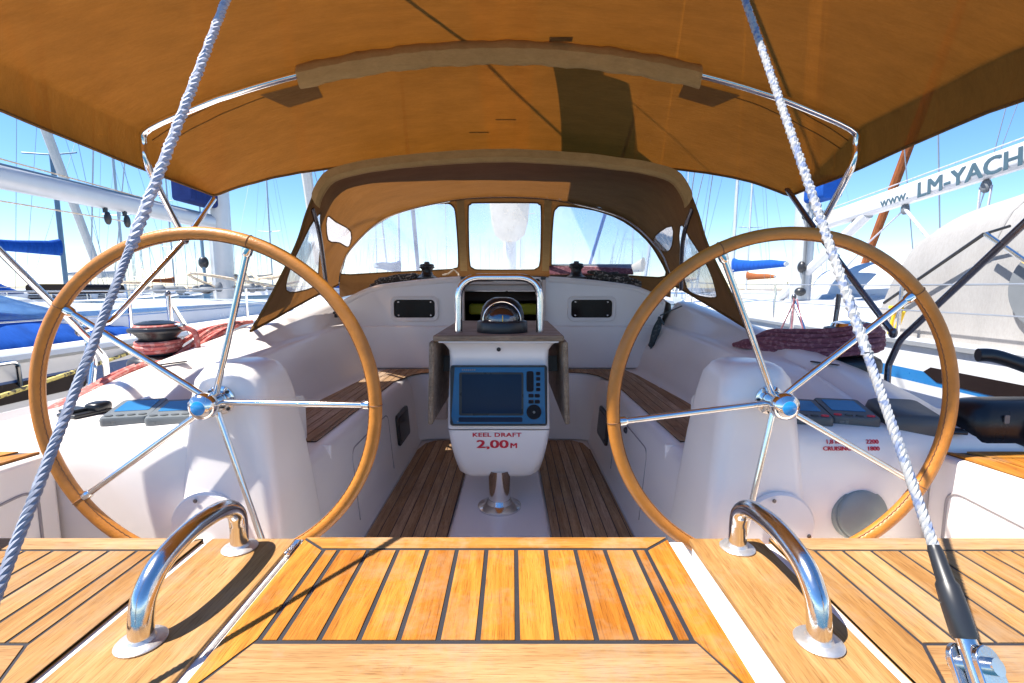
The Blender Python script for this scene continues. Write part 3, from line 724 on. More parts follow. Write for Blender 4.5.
# ------------------------------------------------------------------ bimini
bim = thing('bimini', 'tan canvas bimini stretched over bent steel bows above both wheels', 'bimini', (-1.6, 1.9, -.42))
BY = [.93, 1.45, 1.63, 2.08, 2.32, 2.58]
def bzc(y): return tab(BY, [.985, 1.01, 1.012, .982, .875, .745], y)
def bxe(y): return tab(BY, [1.56, 1.575, 1.57, 1.50, 1.495, 1.48], y)
def bze(y): return tab(BY, [.70, .715, .715, .665, .575, .485], y)     # height where the roof meets the valance
def bval(y): return tab(BY, [.54, .565, .565, .505, .49, .478], y)      # lower hem
nz = lambda x, y, s: geometry and __import__('mathutils').noise.noise(V((x * s, y * s, 3.1)))
def bim_pt(u, v):
    k = u * 2 - 1; a = abs(k); y = lerp(BY[0] + .34 * a * a, BY[-1], v)
    xe, zc, ze, zv = bxe(y), bzc(y), bze(y), bval(y)
    if a < .88:
        t = a / .88; x = xe * t; z = zc - (zc - ze) * (t ** 2 * .86 + t ** 6 * .14)
    else:
        t = (a - .88) / .12; x = xe + .022 * math.sin(t * 2.2); z = lerp(ze, zv, t)
    # sag between the bows and small puckers
    s = math.sin(math.pi * min(1, max(0, (y - 2.08) / .5))) if y > 2.08 else math.sin(math.pi * max(0, (y - .98) / 1.1))
    z -= .012 * s * (1 - a)
    z += .006 * nz(k * 1.6, y, 3.0) + .0035 * nz(k * 1.6, y * .5, 11) * (1 if a < .88 else .5)
    z += .0035 * math.sin(k * 52 + 2 * math.sin(k * 9)) * math.exp(-((y - 2.16) / .09) ** 2) * (1 - a)
    if y > 2.2: y += .42 * math.cos(k * math.pi / 2) ** 2.2 * ((y - 2.2) / .38) ** 2 - (.02 * max(0, a - .8) if y > 2.5 else 0)
    return V((math.copysign(x, k), y, z))
mb = MB(); mb.grid(bim_pt, 200, 84); mb.build('canopy', 'bimini', bim, sharp=70)
for pts, r in (([bim_pt(0, v / 40) for v in range(41)], .006), ([bim_pt(1, v / 40) for v in range(41)], .006), ([bim_pt(u / 80, 1) for u in range(81)], .008), ([bim_pt(u / 80, 0) for u in range(81)], .008)):
    mb = MB(); mb.tube(pts, r, 6); mb.build('hem', 'bimini_edge', bim)
for v, r in ((.70, .004), (.735, .004)):
    mb = MB(); mb.tube([bim_pt(lerp(.06, .94, u / 80), v) - V((0, 0, .001)) for u in range(81)], r * .6, 5); mb.build('seam', 'bimini_edge', bim)
# middle bow: tube under the cloth, sleeve round its crown, legs to the brace
def bowz(x): return .955 - .142 * x * x
bx = [k / 16 * 1.36 for k in range(-16, 17)]
legT = UY(172, 226, 2.13); legT.x = -1.40
crown = [V((x, 2.07, bowz(x))) for x in bx]
brl = UY(185, 240, 2.30); brr = UY(817, 232, 2.28)
mb = MB(); mb.tube(fillet([brl, V((-1.50, 2.085, .652))] , .05) [:1] + spline([V((brl.x, brl.y, brl.z)), V((-1.475, 2.10, .50)), V((-1.478, 2.085, .60)), V((-1.44, 2.075, .655))] + crown[2:-2] + [V((1.44, 2.075, .655)), V((1.478, 2.085, .60)), V((1.475, 2.10, .50)), brr], 4)[1:], .0145, 12); mb.build('bow', 'steel', bim)
mb = MB()
xs = [k / 24 * .81 for k in range(-24, 25)]
rings = []
for x in xs:
    c = V((x, 2.065, bowz(x) - .012)); w = .030 + .003 * math.sin(x * 60); h = .046 + .003 * math.sin(x * 31) + .002 * math.sin(x * 73)
    rings.append([c + V((0, w * math.cos(t) * (1.25 if math.sin(t) > 0 else .9), h * math.sin(t))) for t in [2 * math.pi * k / 14 for k in range(14)]])
mb.loft(rings, True, True); mb.build('bow_sleeve', 'sleeve', bim)
for sgn in (-1, 1):
    mb = MB()
    u = lambda x: .5 + .44 * x / 1.5
    vv = (2.14 - .98) / 1.6
    pts = [(sgn * .78, vv), (sgn * 1.02, vv - .005), (sgn * .94, vv + .055), (sgn * .78, vv + .05)]
    mb.face([bim_pt(u(x), v) + V((0, 0, -.008)) for x, v in pts])
    mb.build('patch', 'bimini_edge', bim)
mb = MB()
for x, y in ((.02, 2.39), (-.12, 2.44)): 
    p = bim_pt(.5 + .44 * x / 1.5, (y - .98) / 1.6); mb.box(p + V((0, 0, -.009)), (.10, .012, .004), Matrix.Rotation(R(22), 3, 'X'))
p = bim_pt(.5 + .44 * .24 / 1.5, (2.03 - .98) / 1.6); mb.box(p + V((0, 0, -.007)), (.09, .03, .004))
mb.build('strap_loop', 'bimini_edge', bim)
# brace legs from the front corners, aft legs to the deck
fl_, fr_ = bim_pt(.03, 1) + V((.01, 0, 0)), bim_pt(.97, 1) + V((-.01, 0, 0))
fl_ = UY(214, 199, 2.56); fr_ = UY(787, 189, 2.56)
jl = UX(80, 331, -1.66); jr = UX(893, 333, 1.62)
mb = MB(); mb.tube([fl_, brl, lerp(brl, UX(112, 320, -1.66), .93), UX(108, 322, -1.66), jl], .0125, 12); mb.build('front_leg', 'steel', bim)
mb = MB(); mb.tube([fr_, brr, jr], .0125, 12); mb.build('front_leg', 'steel_dark', bim)
a0 = UX(-40, 212, -1.72); a1 = UX(91, 341, -1.64); a2 = UX(105, 358, -1.63); a3 = UZ(108, 386, -.47)
mb = MB(); mb.tube(fillet([V((-1.60, 1.30, .62)), a0, a1, a2, a3], .08), .0125, 12); mb.build('aft_leg', 'steel', bim)
b0 = UX(1060, 190, 1.72); b1 = UX(900, 340, 1.62); b2 = UX(888, 366, 1.6); b3 = UX(885, 421, 1.56)
mb = MB(); mb.tube(fillet([V((1.60, 1.30, .62)), b0, b1, b2, b3], .08), .0125, 12); mb.build('aft_leg', 'steel_dark', bim)
for p in (jl, jr, brl, brr):
    mb = MB(); mb.blob(p, (.034, .034, .045), 8); mb.build('clamp', 'steel_dark', bim)

# ------------------------------------------------------------------ sprayhood
sh = thing('sprayhood', 'brown canvas sprayhood with clear windows over the companionway', 'sprayhood', (0, 3.3, .05))
A0 = [(1.0, 0), (.93, .24), (.865, .48), (.835, .66), (.79, .82), (.70, .905), (.4, .97), (0, 1)]
A1 = [(1.0, 0), (.965, .2), (.88, .45), (.66, .78), (.32, .955), (0, 1)]
def arch(shape, w, zb, za, n=120):
    pts = [V((-x, z, 0)) for x, z in shape] + [V((x, z, 0)) for x, z in shape[-2::-1]]
    sp = spline(pts, 16); 
    d = [0]
    for a, b in zip(sp, sp[1:]): d.append(d[-1] + (b - a).length)
    out = []; j = 0
    for i in range(n + 1):
        s = d[-1] * i / n
        while j < len(d) - 2 and d[j + 1] < s: j += 1
        t = (s - d[j]) / max(1e-9, d[j + 1] - d[j]); q = sp[j].lerp(sp[j + 1], min(1, max(0, t)))
        out.append((q.x * w, zb + (za - zb) * q.y, q.y))
    return out
NA = 120
arc0 = arch(A0, 1.17, -.20, .680); arc1 = arch(A1, 1.21, .03, .615)
def shp(t, v):
    f = t * NA; i = min(NA - 1, int(f)); g = f - i
    x0 = lerp(arc0[i][0], arc0[i + 1][0], g); z0 = lerp(arc0[i][1], arc0[i + 1][1], g); h0 = lerp(arc0[i][2], arc0[i + 1][2], g)
    x1 = lerp(arc1[i][0], arc1[i + 1][0], g); z1 = lerp(arc1[i][1], arc1[i + 1][1], g); h1 = lerp(arc1[i][2], arc1[i + 1][2], g)
    y0 = 2.25 + .26 * min(1, (h0 / .75)) ** .8 + (0 if h0 < .75 else -.01); y1 = front_y(x1, z1)
    b = math.sin(math.pi * v) * .012
    return V((lerp(x0, x1, v) * (1 + b * .6), lerp(y0, y1, v), lerp(z0, z1, v) + b * max(0, h0) * .8 + .004 * nz(x0 * 2, v, 4)))
def front_y(x, z): return 3.62 - .30 * max(0, min(1.1, (z - .05) / .565)) - .07 * (x / 1.2) ** 2
# project helper: find the sprayhood point seen at a pixel
def on_hood(px, py, t0, t1):
    best = None
    for i in range(41):
        for j in range(41):
            t, v = lerp(t0, t1, i / 40), j / 40
            q = PR(shp(t, v)); d = (q[0] - px) ** 2 + (q[1] - py) ** 2
            if best is None or d < best[0]: best = (d, t, v)
    _, t, v = best; st = .01
    for _ in range(6):
        for dt in (-st, 0, st):
            for dv in (-st, 0, st):
                q = PR(shp(min(1, max(0, t + dt)), min(1, max(0, v + dv)))); d = (q[0] - px) ** 2 + (q[1] - py) ** 2
                if d < best[0]: best = (d, min(1, max(0, t + dt)), min(1, max(0, v + dv)))
        _, t, v = best; st *= .5
    return (t * 4, v)
wl1 = [(286, 290), (290, 268), (305, 236), (319, 214), (320.5, 222), (319, 262), (316, 284), (300, 291)]
wl2 = [(327, 217), (336, 222), (351, 232), (349, 247), (340, 243), (328, 240)]
wr1 = [(680, 226), (690, 238), (708, 268), (717, 292), (714, 298), (700, 296), (687, 288), (681, 262)]
wr2 = [(672, 226), (672, 246), (664, 252), (652, 246), (655, 236)]
holes = [smooth2([on_hood(x, y, 0, .45) for x, y in w], 3) for w in (wl1, wl2)] + [smooth2([on_hood(x, y, .55, 1) for x, y in w], 3) for w in (wr1, wr2)]
outl = [(4 * k / 40, 0) for k in range(40)] + [(4, k / 10) for k in range(10)] + [(4 * (1 - k / 40), 1) for k in range(40)] + [(0, 1 - k / 10) for k in range(10)]
vs, main, hs = sheet(outl, holes, .05)
f4 = lambda a, b: shp(min(1, max(0, a / 4)), min(1, max(0, b)))
tri_build(vs, main, f4, 'canopy', 'dodger', sh)
for h, m_ in zip(hs, ('vinyl_side', 'vinyl_brown', 'vinyl_side', 'vinyl_brown')): tri_build(vs, h, f4, 'side_window', m_, sh)
# front panel with three windows
def fw(px, py): p = UY(px, py, 3.47); return (p.x, p.z)
wl = [(338, 274), (342, 262), (353, 247), (373, 231), (396, 218), (421, 210), (446, 206.5), (455, 209), (457.5, 220), (457.5, 262), (453, 268), (440, 269.5), (380, 272.5)]
wc = [(469.5, 214), (472, 207.5), (480, 206), (530, 206), (538, 207.5), (540.5, 214), (541, 260), (537, 268), (528, 269.5), (482, 269.5), (472, 268), (468.5, 260)]
wr = [(552, 220), (555, 211), (562, 209), (592, 213), (620, 223), (644, 240), (660, 259), (668, 276), (640, 276), (590, 272), (556, 270), (552, 262)]
fh = [smooth2([fw(x, y) for x, y in w], 3) for w in (wl, wc, wr)]
fo = [(x * 1.0, z) for x, z, _ in arc1[::2]] + [(1.21, -.07), (.9, .0), (0, .055), (-.9, .0), (-1.21, -.07)]
vs, main, hs = sheet(fo, fh, .07)
fm = lambda x, z: V((x, front_y(x, z), z))
tri_build(vs, main, fm, 'front_panel', 'dodger', sh)
for h in hs: tri_build(vs, h, fm, 'front_window', 'vinyl', sh)
mb = MB()
for h in fh: mb.tube([fm(x, z) + V((0, -.004, 0)) for x, z in h], .0055, 6, closed=True)
for w in holes: mb.tube([f4(a, b) for a, b in w], .004, 6, closed=True)
mb.build('window_piping', 'bimini_edge', sh)
mb = MB()
for px in (462.5, 546.5):
    mb.loft([[fm(*fw(px + dx, y)) + V((0, dy, 0)) for dx, dy in ((-3.6, -.006), (3.6, -.006), (3.6, -.010), (-3.6, -.010))] for y in [203 + k * 4.5 for k in range(16)]], True, True)
mb.build('zip_strip', 'sleeve', sh)
mb = MB(); mb.tube([V((x, front_y(x, z) - .016, z - .012)) for x, z, _ in arc1], .009, 8); mb.build('front_bow', 'steel', sh)
# aft bow sleeve and tube
mb = MB(); rings = []
for i in range(27, NA - 26):
    t = i / NA; a = shp(t, 0); b = shp(t, .085); nrm = V((-a.x * .6, 0, -.8)).normalized() * .012
    q = nrm / .012; rings.append([a + V((0, -.012, .006)), a + q * .035 + V((0, -.020, 0)), a + q * .052 + V((0, -.006, 0)), a + q * .054 + V((0, .012, 0)), a + q * .03 + V((0, .03, 0)), a + V((0, .022, .004))])
mb.loft(rings, True, True); mb.build('bow_sleeve', 'sleeve', sh)
for sgn in (0, 1):
    mb = MB(); top = shp(.21 if sgn == 0 else .79, .04); 
    base = UY(326 if sgn == 0 else 681, 283 if sgn == 0 else 289, 2.95)
    mid = UY(319.5 if sgn == 0 else 683, 235 if sgn == 0 else 240, 2.62)
    mb.tube(spline([top, mid, base], 8), .0115, 10); mb.build('bow_leg', 'steel_dark', sh)
for f, e in ((0, 0), (1, 1)):
    mb = MB(); mb.tube([shp(f, 1 - v / 20) for v in range(21)] + [shp(abs(f - t / 60 * .25), 0) for t in range(1, 61)], .0075, 6); mb.build('hem', 'bimini_edge', sh)

# ------------------------------------------------------------------ backstay legs
def strands(path, r, pitch, k, mb, rr, n=6):
    P = path; out = []
    T = (P[-1] - P[0]).normalized(); u = T.orthogonal().normalized(); w = T.cross(u)
    d = 0; D = [0]
    for a, b in zip(P, P[1:]): d += (b - a).length; D.append(d)
    for s in range(k):
        mb.tube([p + (u * math.cos(2 * math.pi * (q / pitch + s / k)) + w * math.sin(2 * math.pi * (q / pitch + s / k))) * r for p, q in zip(P, D)], rr, n)
top = V((0, 2.75, 5.6))
for sgn in (-1, 1):
    base = V((sgn * (.513 if sgn > 0 else .490), .38, Z))
    q = lambda t: base.lerp(top, t)
    # direction fixed by where the leg leaves the top of the picture
    e = UY(745 if sgn > 0 else 226, 0, 1.10); dr = (e - base)
    P = lambda s: base + dr * s
    bs = thing('backstay', 'white flecked backstay rope running down to a black covered turnbuckle' if sgn > 0 else 'grey three-strand twisted backstay rope crossing the wheel nearest the blue cover', 'backstay', base, 'two backstay legs')
    mb = MB(); s1 = .50 if sgn < 0 else .36
    path = [P(lerp(s1, 3.2, k / 300)) for k in range(301)]
    if sgn < 0: strands(path, .0043, .044, 3, mb, .0049, 7)
    else: strands(path, .0035, .036, 4, mb, .0044, 7); mb.tube([path[0], path[-1]], .005, 6)
    mb.build('rope', 'rope_white' if sgn < 0 else 'rope_fleck', bs)
    mb = MB(); path = [P(lerp(.10 if sgn < 0 else .165, s1 + .02, k / 200)) for k in range(201)]
    if sgn < 0: strands(path, .0030, .036, 4, mb, .0031, 6)
    else: strands(path, .0027, .028, 4, mb, .0031, 6)
    mb.tube([path[0], path[-1]], .004, 6); mb.build('lower_rope', 'rope_grey' if sgn < 0 else 'rope_fleck', bs)
    if sgn > 0:
        mb = MB(); mb.tube([P(s) for s in (.112, .115, .135, .150, .153, .176, .180)], [.0110, .0122, .0118, .0108, .0085, .0072, .0058], 14); mb.build('terminal_cover', 'black', bs)
        mb = MB(); mb.tube([P(.075), P(.114)], [.010, .009], 12)
        mb.build('turnbuckle_screw', 'steel_worn', bs)
        ax = dr.normalized(); sd = V((1, .3, 0)); sd = (sd - ax * sd.dot(ax)).normalized(); w = ax.cross(sd)
        m = Matrix((sd, w, ax)).transposed()
        for k in (-1, 1):
            mb = MB(); mb.prism(rrect(-.015, .015, -.040, .040, .0145), k * .0125 - .003, k * .0125 + .003, fn=lambda x, y, z: P(.078) + m @ V((x, z, y))); mb.build('toggle_cheek', 'steel_worn', bs, bevel=.001)
        mb = MB(); mb.lathe([(.008, -.022), (.008, .022)], P(.095), m @ Matrix.Rotation(R(90), 3, 'X'), 14); mb.build('clevis_pin', 'steel', bs)
    else:
        mb = MB(); mb.tube([P(0), P(.06), P(.12)], [.014, .014, .011], 12); mb.build('terminal', 'steel_worn', bs)
    mb = MB(); mb.box(base + V((0, -.01, .003)), (.06, .06, .006)); mb.box(base + V((0, 0, .02)), (.008, .03, .04)); mb.build('chain_plate', 'steel', bs, bevel=.002)

# ------------------------------------------------------------------ winches and ropes
def winch(loc, label, s=1.0, chrome=False, group='black winches'):
    w = thing('winch', label, 'winch', loc, group, local=True)
    w.scale = (s, s, s)
    mb = MB(); mb.lathe([(.098, 0), (.098, .03), (.092, .045), (.075, .055)], (0, 0, 0), None, 32); mb.build('winch_base', 'black', w, sharp=50)
    mb = MB(); mb.lathe([(.062, .054), (.068, .06), (.058, .085), (.058, .12), (.072, .135), (.074, .14)], (0, 0, 0), None, 32); mb.build('drum', 'steel' if chrome else 'black_gloss', w, sharp=50)
    mb = MB(); mb.lathe([(.086, .14), (.09, .146), (.088, .155), (.07, .16)], (0, 0, 0), None, 32); mb.build('self_tailer', 'black', w, sharp=40)
    mb = MB(); mb.lathe([(.07, .16), (.066, .172), (.04, .18), (.025, .18), (.024, .172), (.001, .172)], (0, 0, 0), None, 32); mb.build('winch_cap', 'steel' if chrome else 'black_gloss', w, sharp=50)
    mb = MB(); mb.box((.075, 0, .164), (.05, .018, .012)); mb.build('line_arm', 'steel', w, bevel=.003)
    return w
wl_loc = V((-1.40, 1.97, -.335)); wr_loc = V((1.44, 1.97, -.335))
winch(wl_loc, 'black coaming winch wrapped with faded red rope', 1.12)
winch(wr_loc, 'black coaming winch half hidden by the maroon rope coil', 1.12, True)
def cabin_winch(loc, label):
    w = thing('winch', label, 'winch', loc, 'black winches', local=True)
    mb = MB(); mb.lathe([(.075, 0), (.075, .012), (.058, .022), (.045, .03), (.036, .05), (.036, .066), (.046, .078)], (0, 0, 0), None, 28); mb.build('drum', 'black', w, sharp=50)
    mb = MB(); mb.lathe([(.05, .079), (.054, .086), (.048, .092), (.05, .099), (.044, .106), (.02, .11)], (0, 0, 0), None, 28); mb.build('self_tailer', 'black', w, sharp=40)
    mb = MB(); mb.lathe([(.02, .11), (.018, .122), (.006, .124)], (0, 0, 0), None, 16); mb.build('winch_cap', 'steel_dark', w)
    return w
cabin_winch((-.545, 3.42, roof_z(-.545, 3.42)), 'small black winch standing on the cabin roof under the window with the slanting wire')
cabin_winch((.50, 3.42, roof_z(.5, 3.42)), 'small black winch on the cabin roof in front of the tilted tray')
def tangle(name, cen, size, n, r, mat, label, cat, seed):
    rnd = random.Random(seed); pts = []
    for i in range(n):
        a = i * 2.1 + rnd.random() * 1.2; k = .45 + .55 * rnd.random()
        x = cen[0] + size[0] * k * math.cos(a); y = cen[1] + size[1] * k * math.sin(a)
        pts.append(V((x, y, roof_z(x, y) + r + size[2] * rnd.random() * (1 - k * .6))))
    mb = MB(); mb.tube(spline(pts, 7), r, 7); o = mb.build(name, mat); return tag(o, label, cat)
tangle('rope_heap', (-.76, 3.43, 0), (.20, .05, .07), 34, .0075, 'rope_dark', 'low heap of dark flecked rope on the cabin roof under the slanting wire', 'rope', 3)
tangle('rope_heap', (.76, 3.43, 0), (.20, .055, .10), 44, .0085, 'rope_dark', 'thick heap of dark flecked rope on the cabin roof beside the tilted tray', 'rope', 5)
mb = MB(); mb.tube([V((-.44, 3.43, .09)), V((-.40, 3.44, .10)), V((-.36, 3.45, .13)), V((-.33, 3.46, .10)), V((-.32, 3.4, .075))], .006, 8); tag(mb.build('jammer_loop', 'rope_tan'), 'short pale rope loop on the cabin roof beside the centre window', 'rope')
tray = thing('roof_tray', 'tilted dark tray lying on the cabin roof behind a winch', 'tray', (.70, 3.5, .07))
mb = MB(); mb.box((.62, 3.53, .13), (.60, .012, .10), Matrix.Rotation(R(-50), 3, 'X')); mb.build('panel', 'rope_maroon', tray, bevel=.004)
mb = MB(); mb.tube([V((.32, 3.50, .085)), V((.33, 3.56, .165)), V((.92, 3.56, .165)), V((.84, 3.50, .085))], .008, 6, closed=True); mb.build('rim', 'black', tray)

# maroon rope hank lying on the coaming
rnd = random.Random(11); mb = MB()
for k in range(10):
    o = [rnd.uniform(-.025, .025) for _ in range(8)]
    a = (k % 5) / 4; h = (k // 5) * .018
    e = rnd.uniform(-.03, .03)
    pts = [V((1.085 + o[0] * .4, 2.20 + e, -.262)), V((1.095 + a * .02, 2.13 + e, -.255 + h)), V((1.14 + a * .03, 2.06 + o[1] + a * .05, -.262 + h + a * .055)), V((1.22 + a * .02, 1.97 + o[2] + a * .05, -.268 + h + a * .068)), V((1.31 + a * .02, 1.89 + o[3] * .6 + a * .04, -.262 + h + a * .075)), V((1.40 + o[4] * .6, 1.85 + o[5] * .5, -.245 + a * .08 + h)), V((1.50, 1.90 + o[6], -.235 + a * .06 + h)), V((1.53, 1.97 + o[7], -.25 + a * .04))]
    mb.tube(spline(pts, 7), .0105, 8)
for k in range(4):
    z = -.335 + .075 + k * .022
    mb.tube([wr_loc + V((.088 * math.cos(t), .088 * math.sin(t), .09 + k * .022)) for t in [2 * math.pi * j / 24 for j in range(24)]], .0115, 8, closed=True)
tag(mb.build('rope_hank', 'rope_maroon'), 'thick maroon rope hank lying along the coaming to the winch', 'rope')
mb = MB(); rnd = random.Random(4)
for k in range(8):
    a = k / 7; o = [rnd.uniform(-.025, .025) for _ in range(6)]
    pts = [V((-1.28 - a * .05, 2.42 + o[0] * 3, crest(2.42) + .012)), V((-1.28 - a * .08, 2.18, crest(2.18) + .02 + o[1])), V((-1.29 - a * .10, 1.98, -.268 + o[1] * .8)), V((-1.31 - a * .12 + o[2], 1.78 + o[0], -.305 - a * .015 + o[3] * .5)), V((-1.38 - a * .09 + o[4], 1.58, -.365 - a * .02)), V((-1.46 - a * .05 + o[3], 1.42 + o[5], -.42 - a * .04))]
    mb.tube(spline(pts, 7), .0095, 8)
for k in range(5):
    mb.tube([wl_loc + V(((.073 + .004 * (k % 2)) * math.cos(t), (.073 + .004 * (k % 2)) * math.sin(t), .085 + (k if k < 3 else k + 2.3) * .0155 + .004 * math.sin(t))) for t in [2 * math.pi * j / 24 for j in range(24)]], .0092, 8, closed=True)
mb.tube(spline([wl_loc + V((.09, 0, .18)), wl_loc + V((.14, .02, .15)), wl_loc + V((.145, .02, .05)), wl_loc + V((.11, .05, .01))], 6), .011, 8)
tag(mb.build('rope_tail', 'rope_red'), 'faded red rope wound on the winch and trailing along the sunny coaming', 'rope')
# green hank hanging on the seat back
hk = UX(660, 320, 1.02)
mb = MB(); mb.tube([UX(682, 306, 1.13), hk + V((.0, .0, .03))], .004, 6)
for k in range(5):
    o = V((rnd.uniform(-.01, .01), rnd.uniform(-.03, .03), 0))
    mb.tube(spline([hk + V((.0, .0, .02)), hk + o + V((-.02, .03, -.06)), hk + o + V((-.045, .02, -.16 - .01 * k)), hk + o + V((-.06, -.03, -.15)), hk + o + V((-.02, -.03, -.05)), hk + V((0, 0, .015))], 6), .0062, 7)
mb.tube(spline([hk + V((0, -.03, -.01)), hk + V((0, -.08, -.02)), hk + V((-.02, -.05, .02)), hk + V((0, .03, 0)), hk + V((-.01, 0, -.03))], 6), .0065, 7)
tag(mb.build('line_hank', 'rope_green'), 'small green-grey line hanging coiled against the seat back', 'rope')
cl = thing('deck_cleat', 'small dark cleat on the shaded coaming under the sprayhood', 'cleat', UX(336, 316, -1.08))
c0 = UX(337, 317, -1.09)
mb = MB(); mb.tube([c0 + V((0, -.05, .03)), c0 + V((0, .05, .03))], .009, 8); mb.build('horn', 'black', cl)
mb = MB(); mb.box(c0 + V((0, -.0, .012)), (.02, .05, .03)); mb.build('cleat_base', 'black', cl, bevel=.004)
mb = MB(); mb.tube([c0 + V((0, 0, .035)), UX(329, 300, -1.12), UX(325, 290, -1.13)], .0035, 6); tag(mb.build('tie_line', 'rope_dark'), 'thin dark line from the sprayhood down to the cleat', 'rope')

# ------------------------------------------------------------------ instruments on the consoles
zt = -.372
def instrument(c, w, l, label, mat, rot=0, keys=4, red=False, group='display instruments on the helm consoles'):
    t = thing('instrument_display', label, 'instrument', c, group, local=True, rot=(R(8), 0, R(rot)))
    mb = MB(); mb.loft([[V((x * a, y * a, z)) for x, y in rrect(-w / 2, w / 2, -l / 2, l / 2, .012)] for a, z in ((.97, -.022), (1, -.004), (1, .018), (.96, .024))], True, True); mb.build('casing', mat, t, sharp=50)
    mb = MB(); mb.prism(rrect(-w * .36, w * .36, -l * .16, l * .38, .005), .0242, .0252); mb.build('screen', 'lcd', t)
    for k in range(keys):
        x = (-.34 + .68 * k / (keys - 1)) * w
        mb = MB(); mb.lathe([(.009, .0235), (.008, .0265), (.001, .027)], (x, -l * .37, 0), Matrix.Diagonal((1.2, .7, 1)), 14); mb.build('key', ('red' if red and k in (0, 3) else 'black') if red else 'grey_plastic', t)
    mb = MB(); mb.box((-w * .3, -l * .5 + .0005, .010), (.012, .003, .008)); mb.box((-w * .2, -l * .5 + .0005, .010), (.008, .003, .012)); mb.build('badge_mark', 'silver_plastic', t)
    return t
instrument((-1.035, 1.365, zt + .006), .118, .150, 'silver display with a sailing chart shape on its screen nearest the round white cover', 'silver_plastic', 15)
instrument((-.912, 1.365, zt + .006), .116, .145, 'silver display with plain blue screen tight against the helm pedestal', 'silver_plastic', 13)
instrument((.885, 1.365, zt + .006), .116, .150, 'dark display with blue screen half hidden by the pedestal and spoke', 'grey_plastic', -12, 4, True)
instrument((1.01, 1.365, zt + .006), .120, .155, 'dark display with blue screen and red keys in the middle of its row', 'grey_plastic', -13, 4, True)
cv = thing('instrument_cover', 'blank dark rounded cover over the outermost display by the rope', 'cover', (1.155, 1.335, zt), local=True, rot=(R(7), 0, R(-14)))
mb = MB(); mb.loft([[V((x * a, y * a, z)) for x, y in rrect(-.068, .068, -.085, .085, .022)] for a, z in ((1, -.012), (1.0, .014), (.95, .032), (.82, .04))], True, True); mb.build('shell', 'grey_plastic', cv, sharp=60)
mb = MB(); mb.box((.085, -.07, .004), (.05, .03, .010)); mb.build('tab', 'black', cv, bevel=.004)
tp = thing('throttle_plate', 'small black folded lever on the white console beside the silver displays', 'lever', (-1.215, 1.40, zt))
mb = MB(); mb.box((-1.215, 1.40, zt + .006), (.08, .10, .012), Matrix.Rotation(R(-18), 3, 'Z')); mb.build('plate', 'black', tp, bevel=.004)
mb = MB(); mb.blob((-1.19, 1.42, zt + .02), (.055, .06, .03), 10, 3); mb.box((-1.235, 1.39, zt + .016), (.06, .05, .010), Matrix.Rotation(R(-18), 3, 'Z')); mb.build('lever', 'black_gloss', tp, bevel=.003)
rc = thing('deck_filler_cover', 'round white cover on the sunny console behind the silver displays', 'cover', (-1.255, 1.60, zt))
mb = MB(); mb.lathe([(.078, .0), (.078, .016), (.070, .024), (.058, .026), (.054, .022), (.001, .021)], (-1.255, 1.60, zt), None, 36); mb.build('ring', 'gelcoat', rc, sharp=50)
mb = MB(); mb.box((-1.235, 1.59, zt + .027), (.05, .018, .012), Matrix.Rotation(R(30), 3, 'Z')); mb.build('grip', 'gelcoat', rc, bevel=.004)
for body, x0, z0 in (('1,8 RPM', .905, -.408), ('2200', 1.0, -.408), ('CRUISING', .905, -.425), ('1800', 1.0, -.425)):
    text_mesh(body, .0145, lambda x, y: V((x0 + x, tab([-.48, -.42, -.392], [1.225, 1.235, 1.245], z0 + y) - .0015, z0 + y)), 'console_lettering', 'red', yacht, 1.15, .0, heavy=.0010)
# outboard cowl on the corner
ob = thing('outboard_motor', 'black outboard motor cowl standing on the white corner behind the wheel rim', 'outboard motor', (1.45, 1.29, -.42))
mb = MB(); rings = []
for z, x0, x1, y0, y1, r in ((-.428, 1.29, 1.62, 1.25, 1.335, .03), (-.405, 1.268, 1.64, 1.238, 1.345, .035), (-.355, 1.26, 1.65, 1.232, 1.35, .04), (-.322, 1.268, 1.64, 1.24, 1.345, .04), (-.306, 1.29, 1.62, 1.255, 1.335, .035), (-.30, 1.32, 1.58, 1.27, 1.32, .024)):
    rings.append(rr_ring(x0, x1, y0, y1, r, z))
mb.loft(rings, True, True); mb.build('cowl', 'black_gloss', ob, sharp=60)
mb = MB(); mb.box((1.45, 1.227, -.37), (.11, .02, .05)); mb.build('latch', 'black', ob, bevel=.005)
mb = MB(); mb.prism(rrect(1.335, 1.348, -.352, -.33, .003), 1.2305, 1.2335, fn=lambda x, z, y: V((x, y, z))); mb.build('badge_mark', 'silver_plastic', ob)
mb = MB(); mb.tube(spline([V((1.62, 1.33, -.33)), V((1.60, 1.36, -.26)), V((1.50, 1.42, -.205)), V((1.45, 1.44, -.20))], 6), [.024] * 8 + [.02] * 11, 14); mb.build('tiller_grip', 'black', ob)
mb = MB(); mb.box((1.235, 1.29, -.41), (.10, .08, .016)); mb.build('bracket', 'black', ob, bevel=.006)

